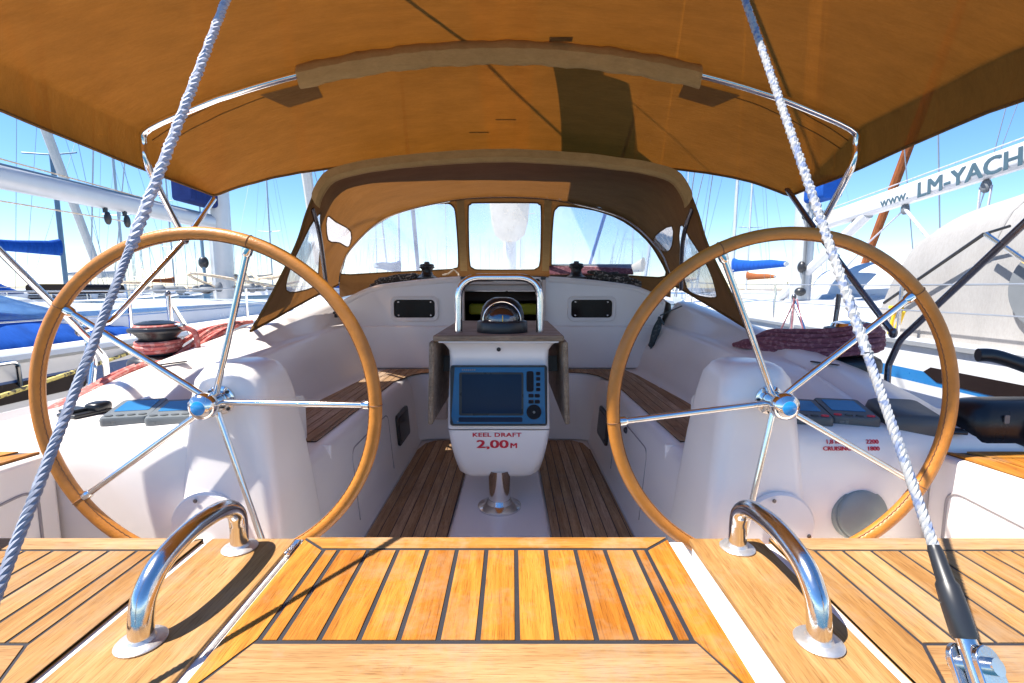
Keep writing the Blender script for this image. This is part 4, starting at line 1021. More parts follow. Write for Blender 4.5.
# white fender at the stern corner and gate stanchions
fd = thing('fender', 'white round fender tucked beside the stern seat under the backstay', 'fender', (-1.0, .78, -.48))
mb = MB(); mb.blob((-1.005, .815, -.405), (.09, .13, .16), 14, 2.4); mb.build('fender_body', 'white', fd, sharp=80)
mb = MB(); mb.tube([(-1.005, .815, -.335), (-1.005, .815, -.31)], .012, 8); mb.build('fender_eye', 'black', fd)
for sgn in (-1, 1):
    st = thing('gate_stanchion', 'stainless gate stanchion with slanted leg beside the ' + ('sunlit red rope' if sgn < 0 else 'thin hanging maroon lines'), 'stanchion', (sgn * 1.86, 2.82, -.51), 'gate stanchions on the side decks')
    tpx = UX(168 if sgn < 0 else 794, 294 if sgn < 0 else 297, sgn * 1.86)
    mb = MB(); mb.tube([tpx, V((sgn * 1.86, tpx.y + .02, -.51))], .0125, 10); mb.build('post', 'steel', st)
    mb = MB(); mb.tube([tpx + V((0, 0, -.02)), V((sgn * 1.84, tpx.y + (.32 if sgn < 0 else -.36), -.51))], .011, 10); mb.build('leg', 'steel', st)
    mb = MB(); mb.blob(tpx, (.03, .03, .04), 8); mb.build('cap', 'steel_dark', st)
    hoop = thing('pushpit_rail', 'bent stainless pushpit rail on the side deck next to the ' + ('yellow and black mooring line' if sgn < 0 else 'yellow webbing strap'), 'rail', (sgn * 1.75, 1.95, -.51), 'pushpit rails')
    if sgn < 0: pts = [UX(62, 316, -1.84), UX(78, 314, -1.80), UX(85, 326, -1.78), UX(88, 342, -1.76), UX(94, 362, -1.75), V((-1.74, 2.0, -.51))]
    else: pts = [UX(839, 294, 1.80), UX(837, 310, 1.80), UX(834, 330, 1.79), V((1.79, 2.62, -.51))]
    mb = MB(); mb.tube(fillet(pts, .05), .0125, 10); mb.build('rail_tube', 'steel' if sgn < 0 else 'steel_dark', hoop)
    if sgn < 0:
        mb = MB(); mb.tube([UX(82, 330, -1.78), UX(92, 336, -1.72), V((-1.70, 1.86, -.51))], .010, 8); mb.build('stay_leg', 'steel', hoop)
        mb = MB(); mb.lathe([(.03, 0), (.028, .012), (.014, .02)], (-1.74, 2.0, -.512), None, 16); mb.build('foot', 'steel', hoop)
mb = MB()
for a, b in (((794, 298), (790, 345)), ((797, 299), (806, 346)), ((795, 300), (775, 342))):
    mb.tube([UX(*a, 1.845), UX(*b, 1.80)], .0045, 6)
tag(mb.build('furling_line', 'rope_maroon'), 'thin maroon lines hanging from the gate stanchion by the neighbouring mast', 'rope')

# own mast, boom and sail bag above the canvas
rig = thing('mast_and_boom', 'our own mast and boom with its sail bag, seen through the centre sprayhood window', 'mast', (0, 6.7, .0))
mb = MB(); mb.loft([[V((.02 + .09 * math.cos(t), 6.75 + .13 * math.sin(t), z)) for t in [2 * math.pi * k / 20 for k in range(20)]] for z in (-.05, 15.5)], True, True); mb.build('mast', 'alu', rig)
mb = MB(); mb.loft([[V((.0 + x, y, 1.50 + z)) for x, z in rrect(-.07, .07, -.1, .1, .06)] for y in (2.02, 6.62)], True, True); mb.build('boom', 'alu', rig)
mb = MB()
mb.loft([[V((x, y, 1.58 + z + dz)) for x, z in rrect(-w, w, 0, h, w * .6)] for y, w, h, dz in ((2.08, .10, .14, 0), (2.5, .13, .22, 0), (2.56, .20, .26, 0), (4, .22, .38, 0), (6.0, .25, .62, 0), (6.55, .2, .9, 0))], True, True); mb.build('sail_bag', 'cream_sail', rig)
mb = MB(); mb.loft([[V((.02 + x, 6.55 + y, z)) for x, y in rrect(-w, w, -.05, .05, .02)] for z, w in ((.62, .10), (.70, .20), (.86, .24), (1.5, .3))], True, True); mb.build('sail_stack', 'cream_sail', rig)
mb = MB()
mb.tube([(.1, 2.6, 1.75), (.05, 6.6, 6.0)], .002, 6); mb.tube([(-.1, 3.6, 1.85), (.0, 6.6, 6.0)], .002, 6); mb.tube([(0, 2.05, 1.6), (.02, 6.62, 15.3)], .0025, 6)
mb.build('topping_lift', 'rope_white', rig)
# ================================================================== OTHER YACHTS
def hull_parts(root, cx, y0, L, B, sheer, mat='hull_white', stripe='stripe_blue', band=(.10, .20), heading=1, strake=False):
    N = 18
    def sec(t):
        b = B / 2 * (min(1, .74 + t * 1.4) if t < .2 else 1) * (1 - max(0, (t - .45) / .55) ** 2.3)
        b = max(b, .04); zs = sheer + .32 * max(0, t - .35) ** 1.5
        y = y0 + heading * L * t
        return b, zs, y
    keel = -2.7
    lv = [(1.0, 0), (1.0, band[0]), (.998, band[1]), (.975, .9), (.93, 1.35)]
    for name, i0, i1, m in (('topside', 0, 1, mat), ('hull_stripe', 1, 2, stripe), ('hull', 2, 4, mat)):
        mb = MB()
        for sg in (-1, 1):
            rings = []
            for k in range(N + 1):
                b, zs, y = sec(k / N)
                r = [V((cx + sg * b * f, y, zs - d)) for f, d in lv[i0:i1 + 1]]
                if i1 == 4: r += [V((cx + sg * b * .7, y, min(zs - 1.5, WATER))), V((cx, y, keel))]
                rings.append(r)
            mb.loft(rings, closed=False, cap=False)
        if i1 == 4:
            b, zs, y = sec(0); mb.face([V((cx - b, y, zs)), V((cx + b, y, zs)), V((cx + b * .9, y, zs - 1.4)), V((cx + b * .6, y, keel)), V((cx - b * .6, y, keel)), V((cx - b * .9, y, zs - 1.4))])
        mb.build(name, m, root, sharp=50)
    mb = MB(); mb.loft([[V((cx - b, y, z)), V((cx, y, z + .06)), V((cx + b, y, z))] for b, z, y in [sec(k / N) for k in range(N + 1)]], closed=False, cap=False); mb.build('deck', 'nonskid', root)
    mb = MB()
    for sg in (-1, 1): mb.tube([V((cx + sg * (sec(k / N)[0] + .005), sec(k / N)[2], sec(k / N)[1] + .01)) for k in range(N + 1)], .03, 6)
    mb.build('toe_rail', 'hull_white' if not strake else 'alu', root)
    if strake:
        mb = MB()
        for sg in (-1, 1): mb.tube([V((cx + sg * (sec(k / N)[0] * .99 + .01), sec(k / N)[2], sec(k / N)[1] - .36)) for k in range(N + 1)], .022, 6)
        mb.build('rubbing_strake', 'strake', root)
    return sec

def cabin(root, cx, ya, yb, w, z0, z1, mat='hull_white', windows=3, glass='dark_glass', stripe=None):
    mb = MB(); rings = []
    for y, wf, zf in ((ya, 1, 1), (lerp(ya, yb, .02), 1, 1), (lerp(ya, yb, .5), .93, 1.0), (lerp(ya, yb, .85), .7, .75), (yb, .45, .2)):
        W = w / 2 * wf; zt = z0 + (z1 - z0) * zf
        rings.append([V((cx + x * W, y, z)) for x, z in ((-1.06, z0 - .05), (-1, z0 + (zt - z0) * .75), (-.9, z0 + (zt - z0) * .93), (-.5, zt + .03), (0, zt + .05), (.5, zt + .03), (.9, z0 + (zt - z0) * .93), (1, z0 + (zt - z0) * .75), (1.06, z0 - .05))])
    mb.loft(rings, True, True); mb.build('cabin', mat, root, sharp=40)
    for sg in (-1, 1):
        for k in range(windows):
            f0 = .1 + k * .72 / windows; f1 = f0 + .72 / windows * .8
            mb = MB(); pts = []
            for f, zz in ((f0, .28), (f1, .28), (f1 - .02, .66), (f0 + .02, .66)):
                W = w / 2 * tab([0, .5, .85], [1, .93, .7], f)
                pts.append(V((cx + sg * (W * lerp(1.06, 1.0, zz / .75) + .006), lerp(ya, yb, f), z0 + (z1 - z0) * zz)))
            c = sum(pts, V()) / 4
            mb.loft([pts, [p + V((sg * .012, 0, 0)) for p in pts]], True, True); mb.build('cabin_window', glass, root)

def spars(root, cx, ym, zd, H, bl, heading=1, cover='blue_cover', mast='alu', mr=.09, boomz=.95, furl=None, bow=None, stern=None, beam=3.2, spread=2, rake=0, wires=True, ch=.28, tilt=0):
    mt = MB(); mt.loft([[V((cx + tilt * (z - zd) + mr * .75 * math.cos(t), ym - heading * rake * (z - zd) + mr * 1.15 * math.sin(t), z)) for t in [2 * math.pi * k / 12 for k in range(12)]] for z in (zd - .05, zd + H)], True, True)
    mo = mt.build('mast', mast, root)
    mp = lambda z: V((cx + tilt * (z - zd), ym - heading * rake * (z - zd), z))
    for k in range(spread):
        z = zd + H * (k + 1) / (spread + 1); s = MB(); w = beam * .27 * (1 - .2 * k)
        s.tube([mp(z) + V((-w, -heading * .1, .05)), mp(z), mp(z) + V((w, -heading * .1, .05))], .028, 6); s.build('spreader', mast, mo)
    if bl:
        b = MB(); b.tube([V((cx, ym - heading * .15, zd + boomz)), V((cx, ym - heading * bl, zd + boomz + .06))], .075, 10); b.build('boom', mast, root)
        if cover:
            c = MB(); rings = []
            for f, w, h in ((.02, .10, ch * 1.9), (.12, .15, ch * 1.5), (.4, .14, ch * 1.05), (.75, .12, ch * .8), (.98, .07, ch * .35)):
                y = ym - heading * bl * f; zc = zd + boomz + .06 * f
                rings.append([V((cx + w * math.cos(t) * (1 + .1 * math.sin(5 * f + t)), y, zc - .1 + (h + .1) * (.5 + .5 * math.sin(t)))) for t in [2 * math.pi * k / 12 for k in range(12)]])
            c.loft(rings, True, True); c.build('sail_cover', cover, root, sharp=70)
    if wires:
        w = MB(); top = mp(zd + H)
        ends = [V((cx - beam * .47, ym - heading * .2, zd)), V((cx + beam * .47, ym - heading * .2, zd))]
        if bow: ends.append(bow)
        if stern: ends.append(stern)
        for e in ends: w.tube([e, top], .009, 4)
        for sg in (-1, 1): w.tube([V((cx + sg * beam * .45, ym + heading * .1, zd)), mp(zd + H * .55)], .007, 4)
        w.build('rigging', 'wire', root)
    if furl and bow:
        f = MB(); top = mp(zd + H * .97); f.tube([bow.lerp(top, k / 20) for k in range(1, 20)], [.04 + .10 * math.sin(math.pi * min(1, (k + 3) / 22)) ** .7 * (1 - k / 32) for k in range(1, 20)], 9); f.build('furled_sail', furl, root)

def lifelines(root, sec, cx, t0, t1, n, h=.38, mat='steel', sides=(-1, 1)):
    for sg in sides:
        tops = []
        for k in range(n):
            b, z, y = sec(lerp(t0, t1, k / (n - 1)))
            s = MB(); p = V((cx + sg * (b - .06), y, z)); s.tube([p, p + V((0, 0, h))], .013, 6); s.build('stanchion', mat, root); tops.append(p + V((0, 0, h)))
        l = MB(); l.tube(tops, .006, 5); l.tube([p - V((0, 0, h * .45)) for p in tops], .005, 5); l.build('lifeline', 'wire', root)

def yacht_far(label, cx, y0, L, mat='hull_white', stripe='stripe_blue', cover='blue_cover', H=None, heading=1, sheer=None, furl=None, mast='alu', group=None, rake=.012, hood=None, tilt=0, boomz=.95, bl=None):
    r = thing('moored_yacht', label, 'sailing yacht', (cx, y0 + heading * L / 2, WATER), group)
    B = L * .3; sh = sheer if sheer is not None else WATER + L * .115
    sec = hull_parts(r, cx, y0, L, B, sh, mat, stripe)
    cabin(r, cx, y0 + heading * L * .30, y0 + heading * L * .78, B * .62, sh, sh + .42)
    b, z, y = sec(1.0); bow = V((cx, y - heading * .1, z))
    H = H or L * 1.25
    spars(r, cx, y0 + heading * L * .57, sh + .42, H, bl or L * .36, heading, cover, mast, .085, boomz, furl, bow, V((cx, y0, sh)), B, 2, rake, tilt=tilt)
    lifelines(r, sec, cx, .02, .95, 5)
    if hood:
        m = MB(); yy = y0 + heading * L * .29
        m.loft([[V((cx + w * math.cos(R(a)) * B * .33, yy + heading * dy, sh + .35 + hh * math.sin(R(a)))) for a in range(0, 181, 15)] for dy, w, hh in ((-.55, 1, .62), (0, 1, .66), (.75, .9, .1))], closed=False, cap=False); m.build('sprayhood', hood, r, sharp=70)
    return r

# neighbour with blue covers
n1 = thing('neighbour_yacht', 'white yacht with bright blue cockpit cover and blue hull stripe moored alongside', 'sailing yacht', (-4.6, 5, WATER))
sec = hull_parts(n1, -4.62, -1.2, 13.4, 3.8, -.40, 'hull_white', 'stripe_navy', (.11, .22), 1, True)
cabin(n1, -4.6, 3.6, 9.6, 2.5, -.42, -.19, windows=0)
spars(n1, -4.15, 7.1, -.1, 16, 0, 1, None, 'alu', .17, .95, 'white_sail', V((-4.6, 12.0, -.2)), V((-4.6, -1.1, -.3)), 3.8, 2, .01)
lifelines(n1, sec, -4.62, .12, .95, 8)
mb = MB(); mb.loft([[V((-4.13 + x, y, .90 + z)) for x, z in rrect(-.075, .075, -.095, .095, .07)] for y in (-1.5, 6.85)], True, True); b1_ = mb.build('boom', 'alu', n1)
mb = MB(); mb.tube([(-4.13, -1.5, .992), (-4.13, 6.85, .992)], .025, 8); mb.build('sail_track', 'spar_dark', b1_)
for y in (3.7, 5.05, 5.3):
    mb = MB(); mb.box((-4.10, y, .79), (.03, .03, .05)); mb.blob((-4.08, y, .71), (.05, .08, .14), 8); mb.build('block', 'black', n1)
mb = MB()
mb.tube([(-4.08, 3.7, .68), (-4.2, 3.3, -.35)], .010, 6); mb.build('mainsheet', 'rope_red', n1)
mb = MB(); mb.tube([(-4.1, 0, 1.10), (-4.1, 3.2, 1.06), (-4.12, 6.7, .99)], .007, 5); mb.tube([(-4.1, 3.7, .70), (-4.1, 5.3, .71)], .007, 5); mb.build('reefing_line', 'rope_tan', n1)
mb = MB(); mb.blob((-4.05, 3.65, 1.12), (.07, .09, .13), 8); mb.build('block', 'black', n1)
mb = MB(); mb.loft([[V((-4.13 + x, y, 1.10 + z)) for x, z in rrect(-.12, .12, 0, h, .05)] for y, h in ((6.28, .30), (6.5, .36), (6.85, .40))], True, True); mb.build('sail_bag', 'navy_cover', n1, sharp=60)
for x, z, sz in ((-4.33, .36, (.13, .13, .18)), (-4.32, -.02, (.16, .14, .14)), (-4.36, .88, (.08, .1, .12))):
    mb = MB(); mb.blob((x, 6.95, z), sz, 10); mb.build('mast_winch', 'black', n1)
mb = MB(); mb.tube([(-4.33, 6.93, .95), (-4.31, 6.93, -.08)], .022, 6); mb.tube([(-4.32, 6.92, 9), (-4.31, 6.92, -.08)], .010, 5); mb.build('halyard', 'spar_dark', n1)
# its blue cockpit tent, paler window strip, and the stripe of dark windows
mb = MB()
def tent(u, v):
    y = lerp(1.4, 4.75, v); a = math.pi * u
    w = 1.5 * (1 - .25 * max(0, v - .8) * 5 * .5); h = tab([0, .55, .8, 1], [.28, .34, .22, .04], v)
    return V((-4.6 + w * math.copysign(abs(math.cos(a)) ** .7, math.cos(a)), y, -.52 + (h + .08) * math.sin(a) ** .8 + .045 * nz(u * 6, v * 5, 1.5) + .02 * nz(u * 9, v * 3, 4)))
mb.grid(tent, 40, 24); mb.build('cockpit_cover', 'blue_cover', n1, sharp=70)
mb = MB()
def hood1(u, v):
    y = lerp(2.3, 3.9, v); a = math.pi * u; h = tab([0, .3, .6, 1], [.40, .42, .32, .02], v)
    return V((-4.6 + 1.22 * math.copysign(abs(math.cos(a)) ** .7, math.cos(a)), y, -.22 + h * math.sin(a) ** .7))
mb.grid(hood1, 30, 14); mb.build('sprayhood', clear('pale_blue_vinyl', (.45, .62, .8, 1), .5, .1, (.35, .55, .8, 1)), n1, sharp=70)
for y in (2.3, 4.0, 6.6):
    mb = MB(); mb.prism(rrect(y, y + .8, -.635, -.525, .03), 0, .012, fn=lambda a, z, d: V((-2.73 + d, a, z))); mb.build('hull_window', 'dark_glass', n1)
mb = MB(); mb.tube(fillet([V((-2.72, 2.2, -.52)), V((-2.66, 2.25, -.40)), V((-2.66, 2.62, -.40)), V((-2.72, 2.68, -.55))], .06), .012, 8); mb.build('boarding_rail', 'steel', n1)
# bits lying on its foredeck
rnd = random.Random(9)
for k in range(26):
    mb = MB(); x = -4.4 + rnd.uniform(-1.0, 1.2); y = rnd.uniform(6.2, 8.6); mb.blob((x, y, -.03 + rnd.uniform(0, .05)), (rnd.uniform(.06, .22), rnd.uniform(.06, .2), rnd.uniform(.06, .15)), 6)
    mb.build('deck_gear', 'mid_grey', n1)
mb = MB()
for k in range(12):
    x = -4.3 + rnd.uniform(-1.0, 1.1); y = rnd.uniform(6.2, 8.4); z = rnd.uniform(.0, .16)
    mb.tube(spline([V((x, y, z)), V((x + rnd.uniform(-.5, .5), y + rnd.uniform(-.4, .4), z + rnd.uniform(-.05, .25))), V((x + rnd.uniform(-.8, .8), y + rnd.uniform(-.5, .5), z))], 5), .02, 6)
mb.build('halyard_tail', 'rope_tan', n1)
mb = MB(); mb.loft([[V((-4.55 + x, 4.9 + .1 * k, -.06 + z)) for x, z in rrect(-.3, .3, 0, .1, .04)] for k in (0, 5)], True, True); mb.build('deck_hatch', 'dark_glass', n1)
mb = MB(); mb.tube([V((-2.55, 1.2, -.50)), V((-2.45, 2.2, -.54)), V((-2.6, 3.0, -.49)), V((-2.72, 3.6, -.45))], .012, 6); tag(mb.build('mooring_line', ropemat('yellow_black_rope', (.6, .5, .15, 1), (.08, .07, .05, 1), 30, .55)), 'yellow and black mooring line along the blue-striped neighbouring hull', 'rope')

# neighbour with lettered boom and grey tent
n3 = thing('neighbour_yacht', 'white yacht with lettered boom and pale grey cockpit tent moored alongside', 'sailing yacht', (4.6, 5, WATER))
sec3 = hull_parts(n3, 4.58, -1.5, 13.6, 3.8, -.36, 'hull_white', 'stripe_blue', (.17, .25), 1, True)
cabin(n3, 4.6, 3.4, 9.8, 2.5, -.38, -.20, windows=0)
spars(n3, 4.05, 6.75, -.12, 16, 0, 1, None, 'alu', .15, .95, None, V((4.6, 12.0, -.2)), V((4.6, -1.3, -.3)), 3.8, 2, .01)
lifelines(n3, sec3, 4.58, .12, .95, 8)
BM0, BM1 = V((4.05, 6.45, .83)), V((4.05, -1.0, 1.42))
mb = MB(); mb.loft([[V((4.05 + x, y, 1.12 + z)) for x, z in rrect(-.12, .12, 0, h, .05)] for y, h in ((6.2, .26), (6.4, .32), (6.6, .34))], True, True); mb.build('sail_bag', 'blue_cover', n3, sharp=60)
mb = MB(); d = (BM1 - BM0).normalized(); up = V((1, 0, 0)).cross(d).normalized(); up = -up if up.z < 0 else up
mb.loft([[p + V((x, 0, 0)) + up * z for x, z in rrect(-.07, .07, -.098, .098, .05)] for p in (BM0, BM1)], True, True); bo = mb.build('boom', 'hull_white', n3)
mb = MB(); mb.tube([BM0 + up * .12 + V((0, .3, 0)), BM1 + up * .13], .006, 6); mb.build('sail_foot_line', 'rope_white', bo)
def bt(x, y): return BM0 + d * (1.16 + x) + up * (y - .068) + V((-.0725, 0, 0))
text_mesh('www.', .135, lambda x, y: bt(x, y), 'boom_lettering', 'slate', bo, 1.15, .0, 'LEFT', heavy=.005, out=V((-.0004, 0, 0)))
text_mesh('LM-YACH', .205, lambda x, y: bt(x + .46, y - .026), 'boom_lettering', 'slate', bo, 1.12, .0, 'LEFT', heavy=.013, out=V((-.0004, 0, 0)))
mb = MB(); mb.box(BM0 + V((0, .1, 0)), (.12, .2, .14)); mb.build('gooseneck', 'black', n3, bevel=.02)
mb = MB(); vz = UX(868, 214, 4.05); mb.tube([vz, UX(778, 300, 4.05)], .06, 10); mb.build('boom_vang', 'hull_white', n3)
mb = MB(); mb.blob(vz + V((0, -.05, .05)), (.10, .14, .10), 8); mb.tube([UX(858, 222, 4.05), UX(856, 224, 4.05)], .055, 10); mb.build('vang_fitting', 'black', n3)
def blk(px, py, x=4.05):
    p = UX(px, py, x); m = MB(); m.blob(p, (.06, .09, .12), 8); m.tube([p + V((0, 0, .05)), p + V((0, 0, .14))], .012, 6); m.build('block', 'mid_grey', n3); return p
pa = blk(905, 209); pb = blk(986, 186)
mb = MB(); mb.tube([pa, UX(866, 245, 4.1), UX(846, 268, 4.2)], .009, 5); mb.tube([pa, UX(943, 256, 3.7)], .016, 6); mb.tube([pb + V((0, .05, 0)), pb + V((0, .05, -.5))], .009, 5); mb.tube([pb - V((0, .05, 0)), pb + V((0, -.02, -.42))], .009, 5); mb.build('mainsheet', 'rope_white', n3)
for pz, sz in ((.28, (.10, .12, .16)), (.95, (.07, .1, .1)), (-.05, (.14, .14, .12))):
    mb = MB(); mb.blob((3.95, 6.58, pz), sz, 10); mb.build('mast_winch', 'black', n3)
mb = MB(); mb.tube([(3.96, 6.56, 1.0), (3.97, 6.56, -.08)], .018, 6); mb.tube([(4.0, 6.55, 8.0), (3.98, 6.55, -.08)], .008, 5); mb.build('halyard', 'mid_grey', n3)
# pale grey cockpit tent with dark round window and clear front
T0 = 3.75
def tent3(u, v):
    y = lerp(-.6, T0, v); a = math.pi * u; w = 1.62; h = tab([0, .6, .83, .93, .97, 1.0], [1.12, 1.10, 1.04, .95, .84, .36], v)
    k = math.copysign(abs(math.cos(a)) ** .30, math.cos(a))
    return V((4.55 + w * k * (1 - .04 * math.sin(a)), y + .10 * (1 - math.sin(a)), -.50 + (h + .12) * math.sin(a) ** .28 + .03 * nz(u * 9, v * 9, 1.2) + .012 * nz(u * 14, v * 5, 3)))
for v_ in (.42, .62, .80):
    mb = MB(); mb.tube([tent3(k / 80, v_) + V((0, 0, .002)) for k in range(4, 77)], .008, 6); mb.build('tent_seam', 'mid_grey' if v_ == .62 else 'grey_tarp', n3)
mb = MB(); mb.grid(tent3, 64, 48); mb.build('cockpit_tent', 'grey_tarp', n3, sharp=70)
mb = MB(); mb.loft([[V((4.45 + x, y, .70 + z)) for x, z in rrect(-.98, .75, 0, .18, .08)] for y in (-.5, 2.55)], True, True); mb.build('sail_pack', 'grey_tarp', n3, sharp=60, bevel=.02)
mb = MB(); mb.lathe([(.23, -.03), (.23, .0), (.001, .004)], (2.885, 2.55, .0), Matrix.Rotation(R(-90), 3, 'Y') , 36); mb.build('tent_window', 'mid_grey', n3)
mb = MB()
def hood3(u, v):
    y = lerp(3.3, 4.5, v); a = math.pi * u; h = tab([0, .25, .6, 1], [.44, .45, .30, .02], v)
    return V((4.55 + 1.36 * math.copysign(abs(math.cos(a)) ** .55, math.cos(a)), y, -.38 + h * math.sin(a) ** .6))
mb.grid(hood3, 30, 14); mb.build('sprayhood', clear('milky_blue_vinyl', (.72, .78, .88, 1), .4, .1, (.7, .75, .85, 1)), n3, sharp=70)
mb = MB(); mb.tube([UX(984, 234, 2.86), UX(884, 303, 2.86)], .011, 8); mb.tube([UX(984, 234, 2.86), UX(1010, 226, 2.86)], .008, 6); mb.build('tent_strut', 'black', n3)
mb = MB(); mb.tube([UX(986, 234, 2.83), UX(1060, 285, 2.83)], .014, 8); mb.build('tent_pole', 'steel', n3)
for y in (2.55, 3.5, 5.2):
    mb = MB(); mb.prism([(y, -.585), (y + .62, -.585), (y + .74, -.53), (y + .72, -.505), (y, -.495)] if y > 2.6 else [(1.9, -.60), (2.95, -.58), (3.05, -.53), (3.0, -.495), (1.9, -.50)], 0, .012, fn=lambda a, z, q: V((2.69 - q, a, z)))
    if y < 3.4: mb.build('hull_window', 'dark_glass', n3)
    else: mb.bm.free()
mb = MB(); mb.prism(rrect(2.1, 2.42, -.58, -.51, .03), .0125, .015, fn=lambda a, z, q: V((2.69 - q, a, z))); mb.build('window_curtain', plain('dark_red_curtain', (.16, .01, .03, 1), .6), n3)
mb = MB(); mb.tube([V((2.72, 4.6, -.38)), V((2.70, 3.0, -.35)), V((2.68, 1.2, -.40))], .013, 6); tag(mb.build('mooring_line', 'rope_white'), 'pale rope lying along the deck edge under the grey tent', 'rope')
mb = MB(); sp = UX(896, 308, 2.76); mb.tube([sp, UX(892, 322, 2.76), UX(886, 372, 2.74)], .012, 6); mb.tube([sp, UX(903, 312, 2.76), UX(896, 330, 2.76)], .016, 6); mb.box(sp, (.03, .10, .03)); mb.tube([UX(889, 330, 2.76), UX(880, 375, 2.72)], .008, 6)
tag(mb.build('strap', 'yellow'), 'yellow webbing strap tied to the rail of the grey tented yacht', 'strap')
# dinghy upside down on its foredeck
dg = thing('dinghy', 'pale grey dinghy lying upside down on the white foredeck beside the mast', 'dinghy', (5.5, 6.9, -.3))
mb = MB(); rings = []
for k in range(13):
    t = k / 12; y = lerp(5.0, 8.6, t); w = .95 * (1 - max(0, t - .5) ** 2 * 3.2); h = .62 + .10 * t
    rings.append([V((5.55 + max(w, .1) * math.cos(R(a)), y, -.28 + (h * math.sin(R(a)) ** .8) * (1 - .5 * max(0, t - .6)))) for a in range(0, 181, 12)])
mb.loft(rings, False, False); mb.face(rings[0]); mb.build('dinghy_hull', 'dinghy', dg, sharp=60)
mb = MB(); mb.tube([V((5.55 - .95 * (1 - max(0, k / 12 - .5) ** 2 * 3.2), lerp(5.0, 8.6, k / 12), -.22)) for k in range(13)], .14, 10); mb.tube([V((5.55 + .95 * (1 - max(0, k / 12 - .5) ** 2 * 3.2), lerp(5.0, 8.6, k / 12), -.22)) for k in range(13)], .14, 10); mb.build('tube', 'hull_grey', dg)

# yachts across the basin
yacht_far('white yacht with long blue sail cover and thick blue-grey mast beyond the blue cockpit cover', -17.0, 11.5, 12.5, cover='blue_cover', mast='spar_dark', stripe='stripe_navy', H=15, hood='blue_cover', boomz=1.4)
yacht_far('white yacht with a long white furled headsail slanting behind the white boom', -13.3, 4.2, 12, cover='white_sail', furl='white_sail', stripe='stripe_blue', H=15, rake=.0)
yacht_far('navy hulled yacht with bare mast behind the pale blue sprayhood', -24, 24, 11, 'hull_navy', 'hull_white', cover='white_sail', H=14)
yacht_far('white yacht with navy furled headsail rising beside the sprayhood edge', -5.6, 17.5, 12.5, cover='navy_cover', stripe='stripe_navy', H=15.5, furl='navy_cover', heading=1)
yacht_far('grey hulled yacht with cream sail cover across the basin', -21, 36, 12, 'hull_grey', 'hull_white', cover='cream_sail', H=15)
yacht_far('small white yacht with brown cover far across the basin', -33, 42, 10, cover='rust_sail', H=13)
yacht_far('white yacht with two pale headsails far behind the slanting bimini leg', -14, 44, 12, cover='white_sail', furl='white_sail', H=15.5)
yacht_far('white yacht with blue hood showing between the wheel spoke and the sprayhood side', -19, 48, 13, cover='blue_cover', hood='blue_cover', H=16)
yacht_far('navy striped yacht lying farthest off beyond the sprayhood side window', -9, 60, 13, stripe='hull_navy', cover='navy_cover', H=17)
yacht_far('white yacht seen ahead through the sprayhood centre window', .6, 26, 12, cover='white_sail', stripe='stripe_blue', H=15, heading=1)
yacht_far('white yacht with a blue furled headsail beside the sprayhood window on the right', 5.75, 28, 12, cover='cream_sail', furl='blue_cover', H=16, heading=-1, tilt=.12)
yacht_far('white yacht with rust brown furled headsail leaning beyond the lettered boom', 11.2, 2.8, 13.2, cover='blue_cover', furl='rust_sail', H=15.5, rake=.06)
yacht_far('low red-brown decked yacht behind the neighbouring mast', 17.5, 30, 11, 'hull_white', 'rusty', cover='rust_sail', H=14)
yacht_far('white yacht with bright blue sail cover right behind the neighbouring mast', 9.9, 15.0, 12, cover='blue_cover', H=15, stripe='stripe_navy')
yacht_far('white yacht with slim twin-spreader mast far off under the bimini corner', 13, 46, 12, cover='navy_cover', H=16)
yacht_far('cream covered yacht far off between sprayhood and neighbouring mast', 21, 52, 13, cover='cream_sail', H=16)
yacht_far('grey hulled yacht with navy cover far off beyond the dinghy', 34, 46, 12, 'hull_grey', 'hull_white', cover='navy_cover', H=15)
# farther rows: copies of one plain yacht
far0 = yacht_far('white yacht in the far row below the breakwater', -46, 70, 12, cover='white_sail', H=15, group='white yachts in the far rows')
rnd = random.Random(21)
for k in range(56):
    x = lerp(-105, 100, (k + rnd.random() * .8) / 34) if k < 34 else (lerp(-62, -6, (k - 34 + rnd.random()) / 12) if k < 46 else lerp(10, 58, (k - 46 + rnd.random()) / 10)); y = rnd.uniform(58, 110) if k < 34 else rnd.uniform(40, 62)
    dup(far0, V(far0.location) + V((x + 46, y - 70, 0)), 'white yacht in the far row below the breakwater')

bw = MB(); rnd = random.Random(2)
bw.loft([[V((x, 150 + 4 * math.sin(x * .02), -2.6)), V((x, 151.5 + 4 * math.sin(x * .02), -.4 + .25 * rnd.random())), V((x, 158 + 4 * math.sin(x * .02), -.3 + .3 * rnd.random())), V((x, 161, -2.6))] for x in range(-420, 421, 4)], closed=False, cap=False)
tag(bw.build('breakwater', 'stone'), 'long low stone breakwater on the horizon behind the moored yachts', 'breakwater')
# pontoon the sterns are moored to, and water
wt = MB(); wt.face([(-6000, -3000, WATER), (6000, -3000, WATER), (6000, 9000, WATER), (-6000, 9000, WATER)])
t = NT('harbour_water'); t.b.inputs['Base Color'].default_value = (.012, .075, .12, 1); t.b.inputs['Roughness'].default_value = .12
n = t.noise(t.coord((1, 1, 1)), 1.6, 5, .6); t.bump(n, .35, .15)
t.l(t.ramp(t.noise(t.coord((.05, .05, .05)), 2, 3), [(.3, (.01, .06, .11, 1)), (.7, (.016, .09, .135, 1))]), t.b.inputs['Base Color'])
tag(wt.build('water', t.m), 'blue harbour water', None, kind='structure')

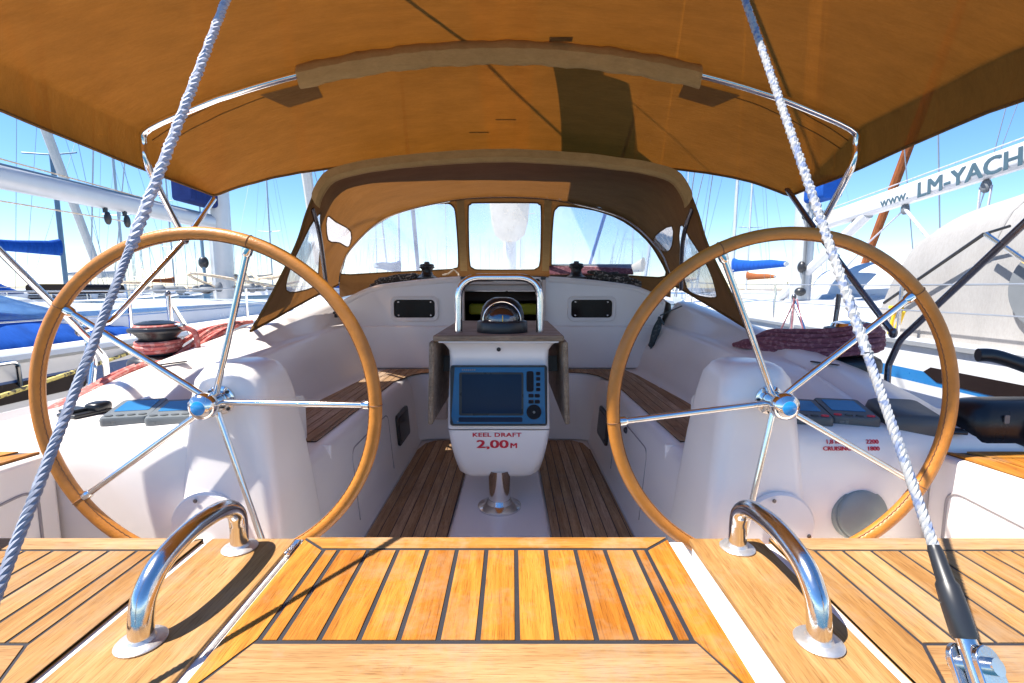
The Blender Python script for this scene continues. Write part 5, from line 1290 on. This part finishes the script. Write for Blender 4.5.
# ================================================================== LIGHT, SKY, CAMERA
SUN_EL, SUN_DX, SUN_DY = 59, .96, .27          # light travels towards +x and a little forward
world = bpy.data.worlds.new('World'); scene.world = world; world.use_nodes = True
wn = world.node_tree; bg = wn.nodes['Background']
sky = wn.nodes.new('ShaderNodeTexSky'); sky.sky_type = 'NISHITA'; sky.sun_disc = False
sky.sun_elevation = R(SUN_EL); sky.sun_rotation = math.atan2(-SUN_DX, -SUN_DY)
sky.air_density = 1.0; sky.dust_density = .0; sky.ozone_density = 5.0; sky.altitude = 0
hs_ = wn.nodes.new('ShaderNodeHueSaturation'); hs_.inputs['Saturation'].default_value = 1.18; wn.links.new(sky.outputs[0], hs_.inputs['Color']); tm_ = wn.nodes.new('ShaderNodeMix'); tm_.data_type = 'RGBA'; tm_.blend_type = 'MULTIPLY'; tm_.inputs[0].default_value = 1; tm_.inputs[7].default_value = (1.0, .97, 1.0, 1); wn.links.new(hs_.outputs[0], tm_.inputs[6]); wn.links.new(tm_.outputs[2], bg.inputs[0]); bg.inputs[1].default_value = .094
sl = bpy.data.lights.new('sun', 'SUN'); sl.energy = 4.9; sl.angle = R(.5); sl.color = (1, .94, .86)
so = bpy.data.objects.new('sun', sl); COL.objects.link(so)
c, s_ = math.cos(R(SUN_EL)), math.sin(R(SUN_EL)); h = math.hypot(SUN_DX, SUN_DY)
so.rotation_euler = V((SUN_DX / h * c, SUN_DY / h * c, -s_)).to_track_quat('-Z', 'Y').to_euler()
so.location = (-8, -4, 14)
cam = bpy.data.cameras.new('camera'); co = bpy.data.objects.new('camera', cam); COL.objects.link(co)
cam.lens = 17; cam.sensor_width = 36; cam.clip_start = .02; cam.clip_end = 20000
co.location = (CX, 0, 0); co.rotation_euler = (R(90) - PITCH, 0, 0)
scene.camera = co
vs_ = scene.view_settings; vs_.view_transform = 'Standard'; vs_.look = 'None'; vs_.gamma = 1; vs_.exposure = 1.3; vs_.use_curve_mapping = False
scene.cycles.max_bounces = 10; scene.cycles.diffuse_bounces = 8; scene.cycles.glossy_bounces = 4; scene.cycles.transparent_max_bounces = 16; scene.cycles.transmission_bounces = 6
scene.cycles.sample_clamp_indirect = 8; scene.cycles.use_denoising = True
scene.render.resolution_x = 1024; scene.render.resolution_y = 683
